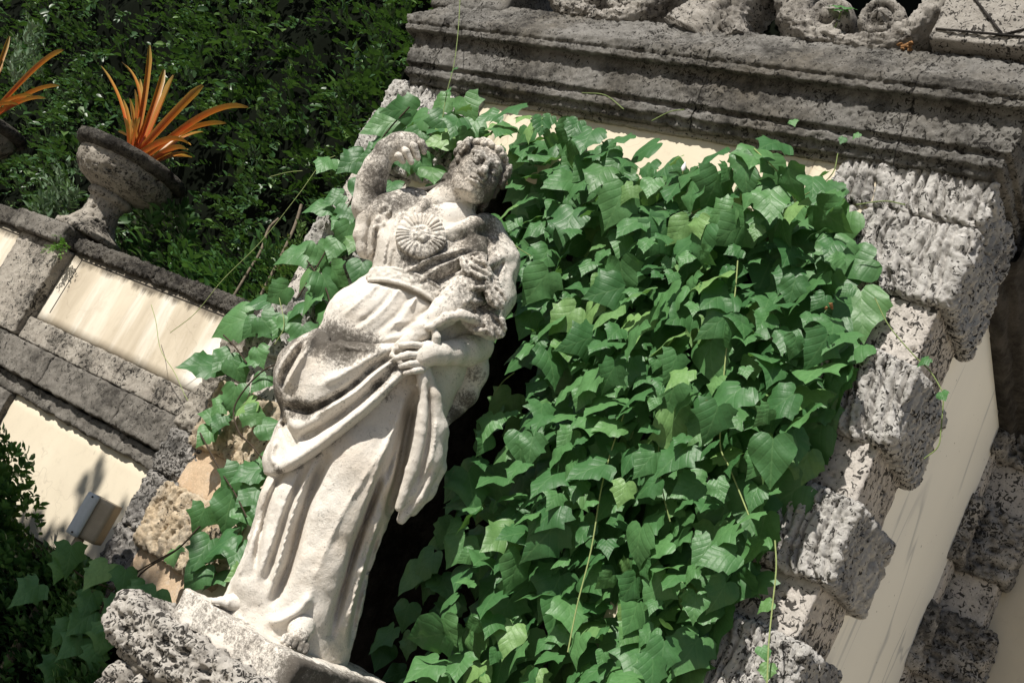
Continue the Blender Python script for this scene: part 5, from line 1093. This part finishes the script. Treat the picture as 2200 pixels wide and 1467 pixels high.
V_, F_ = tube(smooth_path([(-6.6, -1.2, 0), (-6.5, -1.15, 2.2), (-6.2, -1.0, 4.0), tuple(cen)], 8), np.linspace(.14, .04, 25), 10); put('trunk', mesh_np('trunk', V_, F_, M['bark']), tree)

# ================================================================== urns, bromeliads, floodlight, small things
def urn(name, cx, cy, label, seed):
    t = thing(name, (cx, cy, 2.352), label, 'urn', 'stone urns along the garden wall')
    def lathe(nm, prof, dis, mat):
        pr = resample(prof, .012); th = np.linspace(0, 2*np.pi, 121)[:-1]
        G = np.array([[(cx+r*math.cos(a), cy+r*math.sin(a), z) for a in th] for r, z in pr]); P = G.reshape(-1, 3)
        N = P-np.array([cx, cy, 0]); N[:, 2] = 0; N /= np.maximum(np.linalg.norm(N, axis=1, keepdims=True), 1e-6); P = P+N*dis(P, N)[:, None]
        ix = np.arange(len(P)).reshape(G.shape[:2]); nx = np.roll(ix, -1, 1); F = np.stack([ix[:-1], nx[:-1], nx[1:], ix[1:]], -1).reshape(-1, 4)
        put(nm, mesh_np(nm, P, F, mat), t)
    pz = d_pits(seed, 22, .028, .008, .8)
    lathe('foot', [(.0, 2.354), (.20, 2.354), (.205, 2.385), (.15, 2.42), (.115, 2.48), (.102, 2.56), (.108, 2.60), (.135, 2.615), (.142, 2.64), (.128, 2.658)], d_pits(seed+1, 22, .024, .006, .75), M['band_light'])
    lathe('bowl', [(.120, 2.655), (.16, 2.668), (.235, 2.70), (.285, 2.75), (.305, 2.80), (.30, 2.845)], pz, M['band_light'])
    lathe('rim', [(.29, 2.84), (.325, 2.846), (.350, 2.862), (.360, 2.888), (.350, 2.915), (.33, 2.925), (.30, 2.92), (.26, 2.86), (.0, 2.85)], d_rough(seed+2, .008, 14, .004), M['coping'])
    return t
urn('stone_urn', -6.10, 3.84, 'wide pitted stone urn holding the tall orange bromeliad', 401)
urn('stone_urn', -8.02, 3.84, 'shadowed stone urn cut off by the left edge of the picture', 431)
def brom_mat():
    m = NB('orange_bromeliad_leaf'); sep = m.n.new('ShaderNodeSeparateXYZ'); m.link(m.tc.outputs['UV'], sep.inputs[0]); y = sep.outputs[1]; x = m.math('ABSOLUTE', sep.outputs[0])
    col = m.ramp(y, [(0, (.20, .16, .03)), (.10, (.50, .10, .02)), (.35, (.50, .085, .02)), (.70, (.42, .15, .022)), (.93, (.26, .16, .03)), (1, (.10, .06, .02))])
    edge = m.ramp(x, [(.25, 0), (.48, 1)]); col = m.mix(m.math('MULTIPLY', edge, .6), col, (.48, .28, .04))
    col = m.mix(m.math('MULTIPLY', m.ramp(m.noise(6, 4, .6), [(.45, 0), (.7, 1)]), .5), col, (.30, .22, .04))
    m._set(m.b.inputs['Base Color'], col); m.b.inputs['Roughness'].default_value = .38
    tr = m.n.new('ShaderNodeBsdfTranslucent'); m.link(col, tr.inputs['Color']); mx = m.n.new('ShaderNodeMixShader'); mx.inputs[0].default_value = .3
    m.link(m.b.outputs[0], mx.inputs[1]); m.link(tr.outputs[0], mx.inputs[2]); m.link(mx.outputs[0], m.n['Material Output'].inputs['Surface']); return m.m
M['brom'] = brom_mat()
def brom_leaf(plant, base, tip, arch, width, seed):
    r = random.Random(seed); n = 16; base = np.array(base, float); tip = np.array(tip, float); d = tip-base; up = np.array([0, 0, 1.])
    t = np.linspace(0, 1, n); mid = base+d*t[:, None]+up*(arch*np.sin(t*np.pi)*np.linalg.norm(d))[:, None]
    T = np.gradient(mid, axis=0); T /= np.linalg.norm(T, axis=1, keepdims=True); ref = np.array([r.uniform(-.4, .4), -1, .2])
    S = np.cross(T, ref); S /= np.linalg.norm(S, axis=1, keepdims=True); Nn = np.cross(S, T)
    if (d[0]**2+d[1]**2) > .02:
        h = np.array([d[0], d[1], 0]); Nn2 = up-T*(T@up)[:, None]; L = np.linalg.norm(Nn2, axis=1, keepdims=True)
        if L.min() > .25: Nn = Nn2/L; S = np.cross(T, Nn)
    w = width*np.minimum(1, .75+.6*t)*np.minimum(1, (1.02-t)*7)**.6
    V = []; U = []
    for i in range(n):
        for k, q in enumerate((-.5, -.25, 0, .25, .5)):
            V.append(mid[i]+S[i]*q*w[i]+Nn[i]*(abs(q)*2)**2*w[i]*.30); U.append((q, t[i]))
    F = np.array([(i*5+k, i*5+k+1, i*5+k+6, i*5+k+5) for i in range(n-1) for k in range(4)])
    put('leaf', mesh_np('leaf', V, F, M['brom'], True, U), plant)
br = thing('bromeliad', (-6.1, 3.84, 2.86), 'tall orange bromeliad growing in the pitted stone urn', 'plant', 'bromeliads in the urns')
bb = np.array([-6.06, 3.84, 2.87])
T1 = [(-7.021, 3.84, 3.492), (-6.815, 3.84, 3.546), (-6.649, 3.84, 3.71), (-6.346, 3.84, 3.555), (-6.214, 3.84, 3.53), (-5.888, 3.84, 3.5), (-5.377, 3.84, 3.417), (-5.485, 3.84, 3.288), (-5.684, 3.84, 3.101), (-5.684, 3.84, 3.068), (-6.509, 3.84, 3.307), (-6.569, 3.84, 3.29), (-6.288, 3.84, 3.2), (-6.414, 3.84, 3.065), (-6.266, 3.84, 3.423), (-6.529, 3.84, 3.456)]
AR = [.05, .12, .04, .03, .02, .06, .16, .14, .14, .10, .0, .02, .0, .12, .02, .05]; WD = [.036, .034, .048, .045, .058, .05, .045, .044, .046, .042, .046, .036, .042, .04, .04, .034]
DY = [.1, .15, -.05, .05, -.08, -.12, -.2, .1, -.25, -.3, -.15, -.05, -.2, .05, .15, .2]
r5 = random.Random(9)
for i, (p, a, w_, dy) in enumerate(zip(T1, AR, WD, DY)):
    p = np.array(p); p = CAM+(p-CAM)*(3.84+dy*.6)/3.84; brom_leaf(br, bb+np.array([r5.uniform(-.05, .05), r5.uniform(-.05, .05), 0]), p, a, w_, i)
for i in range(14):
    a_ = r5.uniform(0, 6.28); L_ = r5.uniform(.22, .5); t_ = bb+np.array([math.cos(a_)*L_*r5.uniform(.2, .9), math.sin(a_)*L_*.7, L_*r5.uniform(.5, 1.1)]); brom_leaf(br, bb+np.array([math.cos(a_)*.05, math.sin(a_)*.05, 0]), t_, r5.uniform(.03, .15), r5.uniform(.03, .045), 80+i)
br2 = thing('bromeliad', (-8.02, 3.84, 2.86), 'olive and orange bromeliad at the left edge of the picture', 'plant', 'bromeliads in the urns')
T2 = [(-8.34, 3.84, 3.582), (-7.561, 3.84, 3.554), (-7.334, 3.84, 3.282), (-7.401, 3.84, 3.168), (-7.669, 3.84, 3.075), (-8.224, 3.84, 3.378), (-8.667, 3.84, 3.362), (-7.575, 3.84, 3.168)]
for i, p in enumerate(T2): brom_leaf(br2, np.array([-8.0, 3.84, 2.87])+np.array([r5.uniform(-.05, .05), r5.uniform(-.05, .05), 0]), p, (.0, .18, .12, .12, .1, .02, .1, .1)[i], .036, 50+i)

# floodlight: shallow box on a short post behind the dark hedge
fl = thing('floodlight', (-4.08, 3.36, 0), 'pale blue and beige box floodlight on a post above the dark hedge', 'light')
def rot_box(name, x0, x1, y0, y1, z0, z1, mat, ang=-24, rnd=.006, par=None):
    P, F = box_surface(x0, x1, y0, y1, z0, z1, .02, 'xXyYzZ'); lo = np.array([x0, y0, z0])+rnd; hi = np.array([x1, y1, z1])-rnd; c = np.clip(P, lo, hi); N = P-c; L = np.linalg.norm(N, axis=1, keepdims=True); P = c+N/np.maximum(L, 1e-9)*np.minimum(L, rnd)
    a = math.radians(ang); o = np.array([-4.12, 3.30]); q = P[:, :2]-o; P[:, :2] = np.stack([q[:, 0]*math.cos(a)-q[:, 1]*math.sin(a), q[:, 0]*math.sin(a)+q[:, 1]*math.cos(a)], 1)+o
    return put(name, mesh_np(name, P, F, mat), par or fl)
cov = rot_box('cover_plate', -4.165, -4.105, 3.285, 3.302, .985, 1.185, M['metal'], 30)
rot_box('lamp_body', -4.163, -4.03, 3.303, 3.40, .99, 1.18, M['box'], 30)
for z in (1.0, 1.17):
    rot_box('screw', -4.139, -4.131, 3.281, 3.287, z-.004, z+.004, M['darkstone'], 30, .001, cov)
V_, F_ = tube([(-4.135, 3.34, .2), (-4.135, 3.34, .6), (-4.135, 3.34, .985)], .022, 12); put('post', mesh_np('post', V_, F_, M['box']), fl)

# little plants on the masonry
tuft = thing('fern_tuft', (-5.96, 3.66, 2.23), 'small bright green fern tuft at the corner of the mossy coping', 'plant')
lv = []
for i in range(16):
    lv += twig_leaves(r5, np.array([-5.97+r5.gauss(0, .02), 3.655, 2.235+r5.gauss(0, .02)]), np.array([r5.gauss(0, .8), -.7, r5.gauss(-.2, .5)]), r5.uniform(.05, .10), 10, .024, .5)
M['fern'] = leaf_mat('fern_leaf', (.09, .20, .03), (.12, .26, .04), (.2, .3, .06), .5, .25, None, False)
foliage(tuft, lv, M['fern'], 30, r5)
sp = thing('parapet_seedling', tuple((-1.922, 3.52, 4.21)), 'tiny seedling with two leaves between the carved volutes', 'plant')
pp = np.array((-1.926, 3.5, 4.2))
for d in ((.06, -.02, .012), (-.05, -.02, .02), (.0, -.03, -.02)):
    put('leaf', LEAF_ME[1], sp, Matrix(leaf_frame(pp+np.array(d)*.5, np.array(d), np.array([0, -.6, .8]), .06).tolist()))
stems(sp, 'stem', [[tuple(pp+np.array([-.01, .03, -.10])), tuple(pp+np.array([0, .01, -.04])), tuple(pp)]], .003, M['stem'])
M['petal'] = plain('white_petal', (.78, .74, .76), .6, .2, .05, 30, .1); M['dry'] = plain('dry_brown_leaf', (.30, .16, .07), .8, .1, .3, 40, .5)
fb = thing('vine_flower_bud', tuple((-2.119, 3.27, 3.286)), 'single white flower bud among the upper vine leaves', 'flower')
p0 = np.array((-2.113, 3.27, 3.275))
V_, F_ = tube([p0+np.array([-.004, 0, .028]), p0+np.array([-.002, 0, .012]), p0, p0+np.array([.003, 0, -.012])], [.001, .007, .010, .003], 8); put('petals', mesh_np('petals', V_, F_, M['petal']), fb)
V_, F_ = tube([p0+np.array([.003, 0, -.010]), p0+np.array([.006, .004, -.022])], [.004, .002], 6); put('calyx', mesh_np('calyx', V_, F_, M['stem']), fb)
def crumple(name, c, s, label, cat, n=5, seed=0):
    t = thing(name, tuple(c), label, cat); r = random.Random(seed)
    for i in range(n):
        P, F = box_surface(-1, 1, -1, 1, -1, 1, .25, 'xXyYzZ'); P = P/np.linalg.norm(P, axis=1, keepdims=True)*np.array([1, .45, .35]); P = P*(1+.5*fbm(P*2+i*9, 3, seed+i))[:, None]
        a = np.array([[r.gauss(0, 1) for _ in range(3)] for _ in range(3)]); q, _ = np.linalg.qr(a); P = P@q*s*r.uniform(.5, .9)+np.array(c)+np.array([r.gauss(0, s*.7), r.gauss(0, s*.3), r.gauss(0, s*.5)])
        put('curl', mesh_np('curl', P, F, M['dry']), t)
crumple('withered_flower', (-1.352, 3.22, 2.871), .012, 'small orange-brown withered flower among the vine leaves', 'flower', 4, 3)
crumple('leaf_litter', (-1.618, 3.5, 4.068), .022, 'brown dry leaf litter lodged beside the scroll on the parapet', 'leaf litter', 9, 6)
